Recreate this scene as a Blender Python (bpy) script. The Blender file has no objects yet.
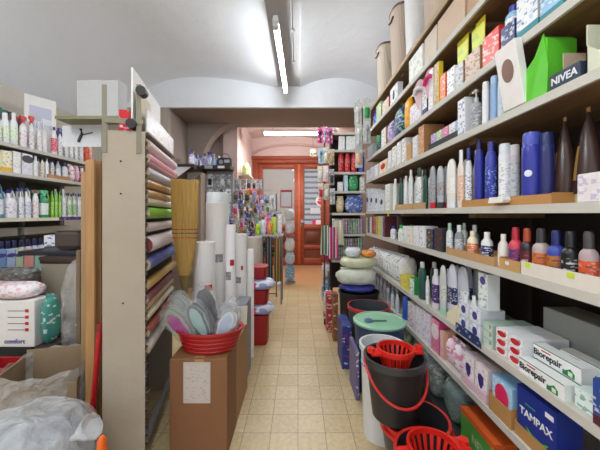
import bpy, math, random
from mathutils import Vector, Matrix
from functools import lru_cache
R_ = random.Random(7)
SC = bpy.context.scene
COL = SC.collection
PI = math.pi
F = 300.0          # focal length in pixels of a 600 px wide picture
EYE = 1.3          # eye height

# ---------------------------------------------------------------- colours
HEX = dict(white='EDEEF0', offwhite='DDDAD2', cream='E2DCC4', beige='C9B99F', sand='B59B76', kraft='A87A4C', brown='5A3724',
  darkbrown='2E1E19', black='17171A', charcoal='33353A', grey='8C8F93', lightgrey='BFC3C7', silver='A9ADB3', red='C81E26',
  darkred='8E1A1F', orange='EE6A1E', yellow='E8CF2A', lime='86CF2E', green='2E9A4C', darkgreen='1E4A3C', mint='A5D9BD',
  teal='3E8C96', sky='9CC4E4', blue='2F5FC0', navy='1F2C63', violet='5B3C94', lilac='B9A6D8', pink='E58BB0', hotpink='D92A76',
  peach='E8B896', gold='B98F45', maroon='5C2230', tan='C19A62', olive='7D7A45', palegreen='C5D8B0', royal='2B33A0', wood='8A5428')
NAMEC = dict(offwhite='off-white', darkbrown='dark brown', lightgrey='light grey', darkred='dark red', darkgreen='dark green',
  hotpink='bright pink', palegreen='pale green', sky='sky blue', royal='deep blue')
def cn(c): return NAMEC.get(c, c)
def lin(h):
    if isinstance(h, tuple): return h
    h = HEX.get(h, h)
    v = [int(h[i:i+2], 16)/255 for i in (0, 2, 4)]
    return tuple((x/12.92 if x <= .04045 else ((x+.055)/1.055)**2.4) for x in v) + (1,)

# ---------------------------------------------------------------- materials
def newmat(name):
    m = bpy.data.materials.new(name); m.use_nodes = True
    nt = m.node_tree
    return m, nt, nt.nodes['Principled BSDF']
@lru_cache(None)
def plain(c, rough=.4, metal=0., bump=0.):
    m, nt, b = newmat('plain_%s' % (c,))
    L = nt.links
    tc = nt.nodes.new('ShaderNodeTexCoord'); nz = nt.nodes.new('ShaderNodeTexNoise'); nz.inputs['Scale'].default_value = 30
    L.new(tc.outputs['Object'], nz.inputs['Vector'])
    mx = nt.nodes.new('ShaderNodeMix'); mx.data_type = 'RGBA'
    c1 = lin(c); c0 = tuple(x*.88 for x in c1[:3]) + (1,)
    mx.inputs[6].default_value = c0; mx.inputs[7].default_value = c1
    L.new(nz.outputs['Fac'], mx.inputs[0]); L.new(mx.outputs[2], b.inputs['Base Color'])
    b.inputs['Roughness'].default_value = rough; b.inputs['Metallic'].default_value = metal
    if bump:
        bp = nt.nodes.new('ShaderNodeBump'); bp.inputs['Strength'].default_value = bump; bp.inputs['Distance'].default_value = .01
        L.new(nz.outputs['Fac'], bp.inputs['Height']); L.new(bp.outputs['Normal'], b.inputs['Normal'])
    return m
@lru_cache(None)
def printed(base, ink1, ink2, scale=40, amount=.5):
    """packaging print: small blocks of ink in rows over a base colour"""
    m, nt, b = newmat('print_%s_%s_%s' % (base, ink1, ink2))
    L = nt.links
    tc = nt.nodes.new('ShaderNodeTexCoord'); mp = nt.nodes.new('ShaderNodeMapping')
    mp.inputs['Scale'].default_value = (1, 1, 1.7)
    v = nt.nodes.new('ShaderNodeTexVoronoi'); v.distance = 'CHEBYCHEV'; v.inputs['Scale'].default_value = scale
    v.inputs['Randomness'].default_value = .75
    sp = nt.nodes.new('ShaderNodeSeparateColor'); cr = nt.nodes.new('ShaderNodeValToRGB'); cr.color_ramp.interpolation = 'CONSTANT'
    L.new(tc.outputs['Object'], mp.inputs['Vector']); L.new(mp.outputs['Vector'], v.inputs['Vector'])
    L.new(v.outputs['Color'], sp.inputs['Color']); L.new(sp.outputs[0], cr.inputs['Fac']); L.new(cr.outputs['Color'], b.inputs['Base Color'])
    def soft(c, k): return tuple(k*a+(1-k)*g for a, g in zip(lin(c), lin(base)))
    e = cr.color_ramp.elements; e[0].position = 0; e[0].color = lin(base); e[1].position = 1-amount; e[1].color = soft(ink1, .62)
    n = e.new(1-amount*.45); n.color = soft(ink2, .7); n = e.new(1-amount*.12); n.color = lin(base)
    b.inputs['Roughness'].default_value = .4
    return m
@lru_cache(None)
def stripes(c1, c2, c3, scale=12, axis=0):
    m, nt, b = newmat('stripes_%s_%s' % (c1, c2)); L = nt.links
    tc = nt.nodes.new('ShaderNodeTexCoord'); sx = nt.nodes.new('ShaderNodeSeparateXYZ'); L.new(tc.outputs['Object'], sx.inputs[0])
    mu = nt.nodes.new('ShaderNodeMath'); mu.operation = 'MULTIPLY'; mu.inputs[1].default_value = scale
    fr = nt.nodes.new('ShaderNodeMath'); fr.operation = 'FRACT'; cr = nt.nodes.new('ShaderNodeValToRGB'); cr.color_ramp.interpolation = 'CONSTANT'
    L.new(sx.outputs[axis], mu.inputs[0]); L.new(mu.outputs[0], fr.inputs[0]); L.new(fr.outputs[0], cr.inputs['Fac']); L.new(cr.outputs['Color'], b.inputs['Base Color'])
    e = cr.color_ramp.elements; e[0].position = 0; e[0].color = lin(c1); e[1].position = .45; e[1].color = lin(c2); n = e.new(.72); n.color = lin(c3)
    b.inputs['Roughness'].default_value = .7
    return m
@lru_cache(None)
def clearplastic(tint='white', alpha=.35, rough=.15):
    m, nt, b = newmat('film_%s' % tint); L = nt.links
    b.inputs['Base Color'].default_value = lin(tint); b.inputs['Roughness'].default_value = rough
    tc = nt.nodes.new('ShaderNodeTexCoord'); nz = nt.nodes.new('ShaderNodeTexNoise'); nz.inputs['Scale'].default_value = 10; nz.inputs['Distortion'].default_value = .3; nz.inputs['Detail'].default_value = 6
    L.new(tc.outputs['Object'], nz.inputs['Vector'])
    mr = nt.nodes.new('ShaderNodeMapRange'); mr.inputs[1].default_value = .35; mr.inputs[2].default_value = .7
    mr.inputs[3].default_value = max(0, alpha-.1); mr.inputs[4].default_value = min(1, alpha+.18)
    L.new(nz.outputs['Fac'], mr.inputs[0]); L.new(mr.outputs[0], b.inputs['Alpha'])
    bp = nt.nodes.new('ShaderNodeBump'); bp.inputs['Strength'].default_value = 1; bp.inputs['Distance'].default_value = .07
    L.new(nz.outputs['Fac'], bp.inputs['Height']); L.new(bp.outputs['Normal'], b.inputs['Normal'])
    return m
@lru_cache(None)
def glassmat():
    m, nt, b = newmat('door_glass'); b.inputs['Base Color'].default_value = lin('DCE6EA'); b.inputs['Roughness'].default_value = .02; b.inputs['Alpha'].default_value = .16
    return m
@lru_cache(None)
def woodmat(c1, c2, scale=(2, 2, 30)):
    m, nt, b = newmat('wood_%s' % c1); L = nt.links
    tc = nt.nodes.new('ShaderNodeTexCoord'); mp = nt.nodes.new('ShaderNodeMapping'); mp.inputs['Scale'].default_value = scale
    nz = nt.nodes.new('ShaderNodeTexNoise'); nz.inputs['Scale'].default_value = 2; nz.inputs['Detail'].default_value = 6; nz.inputs['Distortion'].default_value = .6
    cr = nt.nodes.new('ShaderNodeValToRGB'); cr.color_ramp.elements[0].position = .3; cr.color_ramp.elements[1].position = .7
    cr.color_ramp.elements[0].color = lin(c1); cr.color_ramp.elements[1].color = lin(c2)
    L.new(tc.outputs['Object'], mp.inputs[0]); L.new(mp.outputs[0], nz.inputs['Vector']); L.new(nz.outputs['Fac'], cr.inputs['Fac']); L.new(cr.outputs['Color'], b.inputs['Base Color'])
    b.inputs['Roughness'].default_value = .55
    return m
def glow(c, s):
    m, nt, b = newmat('glow'); b.inputs['Base Color'].default_value = lin(c); b.inputs['Emission Color'].default_value = lin(c); b.inputs['Emission Strength'].default_value = s
    return m
@lru_cache(None)
def plaster(c1, c2, sc=1.2):
    m, nt, b = newmat('plaster_%s' % c1); L = nt.links
    tc = nt.nodes.new('ShaderNodeTexCoord')
    nz = nt.nodes.new('ShaderNodeTexNoise'); nz.inputs['Scale'].default_value = sc; nz.inputs['Detail'].default_value = 8
    L.new(tc.outputs['Object'], nz.inputs['Vector'])
    mx = nt.nodes.new('ShaderNodeMix'); mx.data_type = 'RGBA'; mx.inputs[6].default_value = lin(c1); mx.inputs[7].default_value = lin(c2)
    L.new(nz.outputs['Fac'], mx.inputs[0]); L.new(mx.outputs[2], b.inputs['Base Color'])
    n2 = nt.nodes.new('ShaderNodeTexNoise'); n2.inputs['Scale'].default_value = 6; n2.inputs['Detail'].default_value = 5
    L.new(tc.outputs['Object'], n2.inputs['Vector'])
    bp = nt.nodes.new('ShaderNodeBump'); bp.inputs['Strength'].default_value = .35; bp.inputs['Distance'].default_value = .03
    L.new(n2.outputs['Fac'], bp.inputs['Height']); L.new(bp.outputs['Normal'], b.inputs['Normal']); b.inputs['Roughness'].default_value = .85
    return m

# ---------------------------------------------------------------- mesh builder
class MB:
    def __init__(s): s.v = []; s.f = []; s.m = []; s.mi = 0
    def box(s, x0, x1, y0, y1, z0, z1, mi=None, bev=0., front=None, top=None):
        """front / top: material slots of the -Y and +Z faces"""
        mi = s.mi if mi is None else mi
        fr = mi if front is None else front; tp = mi if top is None else top
        n = len(s.v)
        if bev <= 0:
            s.v += [(x0,y0,z0),(x1,y0,z0),(x1,y1,z0),(x0,y1,z0),(x0,y0,z1),(x1,y0,z1),(x1,y1,z1),(x0,y1,z1)]
            for q, k in (((0,3,2,1),mi),((4,5,6,7),tp),((0,1,5,4),fr),((1,2,6,5),mi),((2,3,7,6),mi),((3,0,4,7),mi)):
                s.f.append(tuple(n+i for i in q)); s.m.append(k)
            return
        b = min(bev, (x1-x0)*.45, (y1-y0)*.45, (z1-z0)*.45)
        def ring(z, i): return [(x0+i+b,y0+i,z),(x1-i-b,y0+i,z),(x1-i,y0+i+b,z),(x1-i,y1-i-b,z),(x1-i-b,y1-i,z),(x0+i+b,y1-i,z),(x0+i,y1-i-b,z),(x0+i,y0+i+b,z)]
        s.v += ring(z0, b*.6) + ring(z0+b, 0) + ring(z1-b, 0) + ring(z1, b*.6)
        s.f.append(tuple(n+7-i for i in range(8))); s.m.append(mi)
        for k in range(3):
            for i in range(8):
                j = (i+1) % 8
                s.f.append((n+k*8+i, n+k*8+j, n+k*8+8+j, n+k*8+8+i)); s.m.append(fr if (i == 0 and k == 1) else mi)
        s.f.append(tuple(n+24+i for i in range(8))); s.m.append(tp)
    def lathe(s, prof, seg=16, ex=1., ey=1., c=(0,0), p=2., caps=True, lean=0.):
        """prof = [(r, z, slot)], slot paints the band above it; p > 2 squares the section"""
        n = len(s.v); k = len(prof)
        for r, z, _ in prof:
            for i in range(seg):
                a = 2*PI*(i+.5)/seg; cx, sy = math.cos(a), math.sin(a)
                q = (abs(cx)**p + abs(sy)**p)**(-1/p)
                s.v.append((c[0]+r*ex*cx*q+lean*z, c[1]+r*ey*sy*q, z))
        for j in range(k-1):
            for i in range(seg):
                h = (i+1) % seg
                s.f.append((n+j*seg+i, n+j*seg+h, n+(j+1)*seg+h, n+(j+1)*seg+i)); s.m.append(prof[j][2])
        if caps:
            s.f.append(tuple(n+seg-1-i for i in range(seg))); s.m.append(prof[0][2])
            s.f.append(tuple(n+(k-1)*seg+i for i in range(seg))); s.m.append(prof[-1][2])
    def tube(s, pts, r, seg=8, mi=None, closed=False):
        mi = s.mi if mi is None else mi
        pts = [Vector(p) for p in pts]; n = len(s.v); K = len(pts)
        for k in range(K):
            a = pts[(k-1) % K] if (closed or k) else pts[0]; b = pts[(k+1) % K] if (closed or k < K-1) else pts[-1]
            t = (b-a).normalized(); u = t.cross(Vector((0,0,1)))
            if u.length < .05: u = t.cross(Vector((1,0,0)))
            u.normalize(); w = t.cross(u)
            rr = r[k] if isinstance(r, (list, tuple)) else r
            for i in range(seg):
                g = 2*PI*i/seg; q = pts[k]+(u*math.cos(g)+w*math.sin(g))*rr; s.v.append(tuple(q))
        for k in range(K if closed else K-1):
            for i in range(seg):
                h = (i+1) % seg; k2 = (k+1) % K
                s.f.append((n+k*seg+i, n+k2*seg+i, n+k2*seg+h, n+k*seg+h)); s.m.append(mi)
        if not closed:
            s.f.append(tuple(n+i for i in range(seg))); s.m.append(mi)
            s.f.append(tuple(n+(K-1)*seg+seg-1-i for i in range(seg))); s.m.append(mi)
    def prism(s, out, y0, y1, mi=None, front=None):
        """outline [(x,z)] seen from the front (counter-clockwise), pushed from y0 back to y1"""
        mi = s.mi if mi is None else mi
        n = len(s.v); k = len(out)
        s.v += [(x, y0, z) for x, z in out] + [(x, y1, z) for x, z in out]
        s.f.append(tuple(n+i for i in range(k))); s.m.append(mi if front is None else front)
        s.f.append(tuple(n+k+k-1-i for i in range(k))); s.m.append(mi)
        for i in range(k):
            j = (i+1) % k; s.f.append((n+i, n+k+i, n+k+j, n+j)); s.m.append(mi)
    def pillow(s, w, d, h, c=(0,0,0), seed=0, crumple=.06, mi=None, nu=14, nv=9, p=2.6, tuft=0.):
        mi = s.mi if mi is None else mi
        rr = random.Random(seed); n = len(s.v)
        ph = [rr.uniform(0, 6) for _ in range(6)]
        for j in range(nv+1):
            t = PI*j/nv - PI/2
            for i in range(nu):
                a = 2*PI*i/nu; cx, sy = math.cos(a), math.sin(a); q = (abs(cx)**p+abs(sy)**p)**(-1/p)
                ct = abs(math.cos(t))**.55; st = math.copysign(abs(math.sin(t))**.8, t)
                k = 1+crumple*(math.sin(3*a+ph[0]+2*t)+math.sin(5*a+ph[1]-3*t)*.7+rr.uniform(-.6,.6))
                s.v.append((c[0]+w/2*cx*q*ct*k, c[1]+d/2*sy*q*ct*k, c[2]+h/2+h/2*st*(1+crumple*.5*math.sin(4*a+ph[2]) if abs(st) < .99 else 1)))
        for j in range(nv):
            for i in range(nu):
                h2 = (i+1) % nu
                s.f.append((n+j*nu+i, n+j*nu+h2, n+(j+1)*nu+h2, n+(j+1)*nu+i)); s.m.append(mi)
        if tuft:
            s.lathe([(tuft*.25, c[2]+h*.97, mi), (tuft*.2, c[2]+h*1.02, mi), (tuft*.75, c[2]+h+tuft*.9, mi)], 7, c=(c[0], c[1]))
    def xf(s, M, start=0):
        for i in range(start, len(s.v)): s.v[i] = tuple(M @ Vector(s.v[i]))
    def mesh(s, name, mats, smooth=35):
        me = bpy.data.meshes.new(name); me.from_pydata(s.v, [], s.f); me.update()
        for m in (mats if isinstance(mats, (list, tuple)) else [mats]): me.materials.append(m)
        me.polygons.foreach_set('material_index', s.m)
        if smooth:
            me.polygons.foreach_set('use_smooth', [True]*len(s.f)); me.set_sharp_from_angle(angle=math.radians(smooth))
        return me

@lru_cache(None)
def textmesh(txt, size, c, bold=.0):
    cu = bpy.data.curves.new('lettering', 'FONT'); cu.body = txt; cu.size = size; cu.extrude = .0006; cu.offset = bold*size
    cu.align_x = 'CENTER'; cu.align_y = 'CENTER'; cu.resolution_u = 3
    o = bpy.data.objects.new('tmp_lettering', cu); COL.objects.link(o)
    dg = bpy.context.evaluated_depsgraph_get(); dg.update()
    me = bpy.data.meshes.new_from_object(o.evaluated_get(dg)); bpy.data.objects.remove(o); bpy.data.curves.remove(cu)
    me.transform(Matrix.Rotation(PI/2, 4, 'X')); me.materials.clear(); me.materials.append(plain(c, .5))
    me.name = 'lettering'
    return me

# ---------------------------------------------------------------- objects
ALL = []
def link(name, data, parent=None):
    o = bpy.data.objects.new(name, data); COL.objects.link(o)
    if parent: o.parent = parent
    return o
def put(name, label, cat, parts, loc=(0,0,0), rz=0., group=None, rx=0., ry=0., place=''):
    """parts: [(part name, mesh, (x,y,z) or None, [sub-parts])]; one part alone becomes the thing itself"""
    if len(parts) == 1 and len(parts[0]) < 4:
        o = link(name, parts[0][1])
        if len(parts[0]) > 2 and parts[0][2]: raise ValueError(name)
    else:
        o = link(name, None); o.empty_display_size = .05
        for p in parts:
            c = link(p[0], p[1], o)
            if len(p) > 2 and p[2]: c.location = p[2]
            if len(p) > 3:
                for q in p[3]:
                    g = link(q[0], q[1], c)
                    if len(q) > 2 and q[2]: g.location = q[2]
    o.location = loc; o.rotation_euler = (rx, ry, rz)
    o['category'] = cat
    if group: o['group'] = group
    ALL.append([o, label, place])
    return o
def struct(name, mb, mats, smooth=35, parent=None):
    o = link(name, mb.mesh(name, mats, smooth), parent)
    if not parent: o['kind'] = 'structure'
    return o
def bx(*a, **k):
    m = MB(); m.box(*a, **k); return m
# ---------------------------------------------------------------- packaged goods; every maker takes width, depth, height
def lab(base, i1='navy', i2='white', sc=55, am=.3): return printed(base, i1, i2, sc, am)
@lru_cache(None)
def bottle_parts(style, w, d, h, body, cap, label, ink):
    m = MB(); c = MB(); r = w/2; e = d/w; B, L_ = 0, 1
    lb = plain(label, .35) if label == body and style in ('aerosol', 'flat') else lab(label, ink, cap if cap != label else 'white', 110)
    if style == 'flat':        # oval shampoo bottle with a wide flat cap
        m.lathe([(r*.86,0,0),(r*.97,h*.03,0),(r,h*.16,1),(r,h*.62,0),(r*.93,h*.76,0),(r*.62,h*.845,0),(r*.4,h*.85,0)], 16, ey=e, p=2.4)
        c.lathe([(r*.55,h*.85,0),(r*.55,h*.98,0),(r*.48,h,0)], 14, ey=e)
        pn = 'cap'
    elif style == 'shoulder':  # round body, domed shoulder, tall cap
        m.lathe([(r*.92,0,0),(r,h*.03,0),(r,h*.12,1),(r,h*.48,0),(r,h*.55,0),(r*.9,h*.62,0),(r*.62,h*.675,0),(r*.5,h*.69,0)], 18, ey=e)
        c.lathe([(r*.56,h*.69,0),(r*.55,h*.94,0),(r*.45,h*.99,0),(r*.2,h,0)], 16, ey=e); pn = 'cap'
    elif style == 'short':     # chunky bottle with a round screw cap
        m.lathe([(r*.9,0,0),(r,h*.04,0),(r,h*.12,1),(r,h*.55,0),(r*.92,h*.68,0),(r*.55,h*.78,0)], 16, ey=e, p=2.3)
        c.lathe([(r*.52,h*.78,0),(r*.52,h*.985,0),(r*.46,h,0)], 14, ey=e); pn = 'cap'
    elif style == 'aerosol':
        m.lathe([(r*.95,0,0),(r,h*.02,0),(r,h*.1,1),(r,h*.7,0),(r,h*.8,0),(r*.9,h*.83,0)], 18)
        c.lathe([(r*.92,h*.82,0),(r*.92,h*.96,0),(r*.8,h,0)], 16); pn = 'cap'
    elif style == 'jar':
        m.lathe([(r*.9,0,0),(r,h*.08,1),(r,h*.6,0),(r*.95,h*.66,0)], 16); c.lathe([(r,h*.66,0),(r,h*.95,0),(r*.94,h,0)], 16); pn = 'lid'
    elif style == 'pump':
        m.lathe([(r*.92,0,0),(r,h*.03,0),(r,h*.1,1),(r,h*.55,0),(r*.9,h*.64,0),(r*.4,h*.68,0)], 14, ey=e, p=2.5)
        c.lathe([(r*.36,h*.68,0),(r*.36,h*.78,0),(r*.12,h*.79,0),(r*.12,h*.93,0),(r*.3,h*.935,0),(r*.3,h*.99,0)], 12)
        c.box(-r*.9, 0, -r*.16, r*.16, h*.94, h*.99); pn = 'pump'
    elif style == 'trigger':
        m.lathe([(r*.95,0,0),(r,h*.04,0),(r,h*.1,1),(r,h*.52,0),(r*.86,h*.64,0),(r*.36,h*.75,0),(r*.3,h*.78,0)], 14, ey=e, p=2.6)
        c.lathe([(r*.4,h*.78,0),(r*.4,h*.86,0),(r*.3,h*.87,0)], 10)
        c.prism([(-r*1.0,h*.9),(-r*.3,h*.86),(r*.75,h*.86),(r*.95,h*.97),(r*.4,h),(-r*.9,h*.985)], -r*.28, r*.28)
        c.prism([(-r*.75,h*.72),(-r*.6,h*.72),(-r*.3,h*.88),(-r*.5,h*.88)], -r*.14, r*.14); pn = 'trigger_head'
    elif style == 'jug':       # detergent flask with a moulded handle
        m.lathe([(r*.96,0,0),(r,h*.03,0),(r,h*.1,1),(r*.98,h*.52,0),(r*.9,h*.62,0),(r*.55,h*.7,0)], 14, ey=e, p=3.2)
        m.lathe([(r*.3,h*.69,0),(r*.3,h*.9,0)], 12, c=(-r*.35,0), ey=1)
        m.tube([(-r*.2,0,h*.86),(r*.25,0,h*.93),(r*.62,0,h*.86),(r*.8,0,h*.7),(r*.72,0,h*.55)], r*.17, 8)
        c.lathe([(r*.36,h*.88,0),(r*.36,h*.985,0),(r*.3,h,0)], 12, c=(-r*.35,0)); pn = 'cap'
    elif style == 'tottle':    # stands on its cap, body flattens to a crimp
        n = 16; m.lathe([(r*.88,h*.13,0),(r,h*.3,1),(r,h*.6,0),(r*.93,h*.78,0),(r*.72,h*.92,0),(r*.4,h*.985,0),(r*.1,h,0)], n, ey=e)
        c.lathe([(r*.92,0,0),(r*.95,h*.02,0),(r*.9,h*.14,0)], n, ey=e); pn = 'cap'
    elif style == 'spout':     # long neck (bleach, cleaner)
        m.lathe([(r*.95,0,0),(r,h*.03,0),(r,h*.1,1),(r*.99,h*.58,0),(r*.85,h*.74,0),(r*.4,h*.86,0),(r*.36,h*.88,0)], 14, ey=e, p=2.4)
        c.lathe([(r*.36,h*.88,0),(r*.34,h*.98,0),(r*.2,h,0)], 12); pn = 'cap'
    return [('body', m.mesh('body', [plain(body, .3), lb])), (pn, c.mesh(pn, [plain(cap, .35)]))]
KIND = dict(flat='shampoo bottle', shoulder='bath cream bottle', short='lotion bottle', aerosol='spray can', jar='jar', pump='pump bottle',
            trigger='trigger spray bottle', jug='detergent flask', tottle='inverted tube', spout='cleaner bottle')
CATK = dict(aerosol='spray can', jar='jar', tottle='tube')
def q3(x): return round(max(.008, x), 3)
def bottle(style, w, d, h, body='white', cap='navy', label='white', ink='navy', desc=None):
    return (KIND[style].replace(' ', '_'), CATK.get(style, 'bottle'), bottle_parts(style, q3(w), q3(d), q3(h), body, cap, label, ink),
            desc or ('%s %s with %s %s' % (cn(body), KIND[style], cn(cap), 'head' if style in ('trigger', 'pump') else 'cap')))
@lru_cache(None)
def carton_mesh(w, d, h, base, front, i1, i2, band, bev, sc):
    m = MB(); x = w/2; y = d/2
    if band:
        m.box(-x, x, -y, y, 0, h*.22, mi=2); m.box(-x, x, -y, y, h*.22, h, front=1)
    else: m.box(-x, x, -y, y, 0, h, front=1, bev=bev)
    # lid seam: two flaps that meet on the top
    m.box(-x*.96, x*.96, -y*.94, -.002*min(1, y*20), h, h+min(.0012, h*.02)); m.box(-x*.96, x*.96, .001, y*.94, h, h+min(.0012, h*.02))
    return m.mesh('carton', [plain(base, .5), (plain(front, .5) if sc < 16 else printed(front, i1, i2, sc*1.6, .30)), plain(band or base, .5)], 30)
def carton(w, d, h, base='white', front=None, i1='navy', i2='red', band=None, desc=None, text=None, tc='navy', ts=None, tz=.55, name='product_box', cat='box', bev=.002, sc=45, badge=None):
    me = carton_mesh(q3(w), q3(d), q3(h), base, front or base, i1, i2, band, bev, sc)
    parts = [('carton', me)]
    if text: parts.append(('lettering', textmesh(text, round(ts or h*.4, 4), tc, .02), (0, -d/2-.0012, h*tz)))
    if badge:
        b = MB(); sh, c1, bw, bh, bz = badge
        pts = [(bw/2*math.cos(2*PI*i/20)*(1 if sh == 'oval' else (abs(math.cos(2*PI*i/20))**.2+.0)), bh/2*math.sin(2*PI*i/20)) for i in range(20)]
        if sh == 'shield': pts = [(0,-bh/2),(bw/2*.6,-bh*.28),(bw/2,0),(bw/2,bh*.4),(0,bh*.5),(-bw/2,bh*.4),(-bw/2,0),(-bw/2*.6,-bh*.28)]
        b.prism([(a, z+bz*h) for a, z in pts], -d/2-.001, -d/2); parts.append(('emblem', b.mesh('emblem', [plain(c1, .5)], 0)))
    dsc = desc or '%s box printed %s and %s' % (cn(front or base), cn(i1), cn(i2))
    if len(parts) == 1: return (name, cat, parts, dsc)
    return (name, cat, [parts[0]+(None, parts[1:])], dsc)
@lru_cache(None)
def pack_mesh(w, d, h, c1, i1, i2, seed, cr):
    m = MB(); m.pillow(w, d, h, seed=seed, crumple=cr); zs = max(v[2] for v in m.v); z0 = min(v[2] for v in m.v)
    m.v = [(a, b, (z-z0)/(zs-z0)*h*.94) for a, b, z in m.v]
    m.box(-w*.42, w*.42, -.002, .002, h*.9, h)       # crimped seam
    return m.mesh('soft_pack', [printed(c1, i1, i2, 44, .4)], 60)
def pack(w, d, h, c1='white', i1='sky', i2='green', seed=1, cr=.04, desc=None, name='soft_pack', cat='pack'):
    return (name, cat, [('wrapper', pack_mesh(q3(w), q3(d), q3(h), c1, i1, i2, seed % 3, cr))], desc or '%s soft pack printed %s and %s' % (cn(c1), cn(i1), cn(i2)))
@lru_cache(None)
def blister_parts(w, h, card, i1, item, shape):
    m = MB(); a, b = w/2, h
    m.box(-a, a, 0, .0018, 0, b, front=1)
    m.mi = 0
    hk = MB(); hk.tube([(0,-.004,b-.008),(0,.012,b-.004),(0,.03,b+.002)], .0022, 6)
    c = MB()
    if shape == 'bottle': c.lathe([(w*.2,h*.1,0),(w*.22,h*.2,0),(w*.22,h*.5,0),(w*.08,h*.66,0),(w*.08,h*.72,0)], 10, ey=.6, c=(0, -w*.12))
    elif shape == 'stick': c.tube([(0,-.008,h*.08),(0,-.008,h*.75)], w*.09, 8); c.box(-w*.2, w*.2, -.022, -.003, h*.55, h*.78, bev=.003)
    elif shape == 'sponge': c.pillow(w*.72, .03, h*.5, c=(0,-.015,h*.15), crumple=.03)
    elif shape == 'glove':
        c.pillow(w*.6, .02, h*.4, c=(0,-.01,h*.08), crumple=.03)
        for i in range(5): c.tube([(w*(-.26+.12*i),-.01,h*.36),(w*(-.3+.15*i),-.012,h*(.66-.03*abs(i-2)))], [w*.06,w*.045], 7)
    else: c.box(-w*.32, w*.32, -.025, 0, h*.15, h*.6, bev=.006)
    return [('card', m.mesh('card', [plain(card, .5), printed(card, i1, 'white', 40, .5)], 30)), ('contents', c.mesh('contents', [plain(item, .35)], 60)), ('hook', hk.mesh('hook', [plain('silver', .3, .8)]))]
def blister(w, h, card='white', i1='blue', item='red', shape='block', desc=None):
    return ('blister_pack', 'hanging pack', blister_parts(q3(w), q3(h), card, i1, item, shape), desc or '%s carded pack holding a %s %s' % (cn(card), cn(item), {'block': 'tool', 'stick': 'brush'}.get(shape, shape)))
@lru_cache(None)
def bagged_mesh(w, d, h, seed, c, alpha):
    m = MB(); m.pillow(w, d, h, seed=seed, crumple=.07, tuft=w*.16, nu=18, nv=12); return m.mesh('clear_bag', [clearplastic(c, alpha)], 80)
# open shelf-ready tray: base and four low walls
@lru_cache(None)
def tray_mesh(w, d, h, c, slope=.0):
    m = MB(); x, y, t = w/2, d/2, .003
    m.box(-x, x, -y, y, 0, t); m.box(-x, x, -y, -y+t, t, h); m.box(-x, x, y-t, y, t, h*1.25); m.box(-x, -x+t, -y+t, y-t, t, h*1.1); m.box(x-t, x, -y+t, y-t, t, h*1.1)
    return m.mesh('tray', [plain(c, .7)], 30)

# ---------------------------------------------------------------- where things stand
SX = .85
RZ = {1: 2.545, 2: 2.30, 3: 1.975, 4: 1.715, 5: 1.335, 6: 1.07, 7: .695, 8: .43, 9: .12}
RN = {1: 'topmost right board', 2: 'second right shelf', 3: 'third right shelf', 4: 'fourth right shelf', 5: 'fifth right shelf', 6: 'sixth right shelf',
      7: 'seventh right shelf', 8: 'eighth right shelf', 9: 'lowest right board'}
LX = -2.5
LZ = {1: 1.915, 2: 1.665, 3: 1.265, 4: .735}
LN = {1: 'top left shelf', 2: 'second left shelf', 3: 'third left shelf', 4: 'fourth left shelf'}
ROUND = set(KIND)
def stand(prod, x, y, z, rz=0., place='', group=None, rx=0., ry=0.):
    name, cat, parts, desc = prod
    return put(name, desc, cat, parts, (x, y, z), rz, group, rx, ry, place)
def side_spot(side, x0, x1, inset, shape, w=None):
    """span of a shelf front seen between two bearings -> (centre along the aisle, width)"""
    X = (SX if side > 0 else LX) + side*inset
    ya, yb = sorted((300*X/(x0-298), 300*X/(x1-298)))
    if shape == 'round':
        yc = (ya*yb)**.5; th = math.atan2(abs(X), yc); D = (x1-x0)*yc*math.cos(th)/300
        return yc, D
    if w: return yb-w/2, w
    return (ya+yb)/2, (yb-ya)*.93
def R(level, x0, x1, ytop, style, *a, d=None, w=None, inset=.015, z=0., e=.62, tilt=0., side=1, **k):
    X = (SX if side > 0 else LX); Z0 = (RZ if side > 0 else LZ)[level]+z+.0005
    rz = (-PI/2 if side > 0 else PI/2)+tilt; nm = (RN if side > 0 else LN)[level]
    rd = style in ROUND
    yc, D = side_spot(side, x0, x1, inset+.02, 'round' if rd else 'box', w)
    if rd and style not in ('aerosol', 'jar'):
        th = math.atan2(abs(X)+.03, yc); gap_ = (x1-x0)*yc*yc/(300*(abs(X)+.03))
        D = min(D/math.sqrt(math.sin(th)**2+(e*math.cos(th))**2), gap_*.97) if True else D
    yy = yc if rd else (yc + (0 if w else D/2) if not w else yc+w/2)
    h = EYE-(ytop-214)*(yc if rd else yc+D/2)/300-Z0
    tb = {1: 9, 2: 2.545, 3: 2.30, 4: 1.975, 5: 1.715, 6: 1.335, 7: 1.07, 8: .695, 9: .43} if side > 0 else {1: 9, 2: 1.915, 3: 1.665, 4: 1.265}
    h = min(h, tb[level]-.058-Z0)
    if rd:
        D = min(D, .13); dd = D*(1 if style in ('aerosol', 'jar') else e)
        p = bottle(style, D, dd, h, *a, **k)
    elif style == 'box': dd = d or .09; p = carton(D, dd, h, *a, **k)
    elif style == 'pack': dd = d or .09; p = pack(D, dd, h, *a, **k)
    grp = '%ss on the %s' % (p[1], nm)
    return stand(p, X+side*(inset+dd/2), yc, Z0, rz, 'on '+nm, grp)
def L(level, x0, x1, ytop, style, *a, **k):
    o = R(level, x0, x1, ytop, style, *a, side=-1, **k)
    if style in ROUND and level < 4: behind(o, -1)
    return o
def behind(o, side, n=1):
    """the same product again in the row behind, half a step along"""
    for i in range(1, n+1):
        c = o.copy(); COL.objects.link(c)
        for ch in o.children: g = ch.copy(); COL.objects.link(g); g.parent = c
        c.location = o.location + Vector((side*.085*i, 0, 0)); ALL.append([c, ALL[-1][1].replace(' standing on its cap', '')+', back row', ALL[-1][2]])
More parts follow.
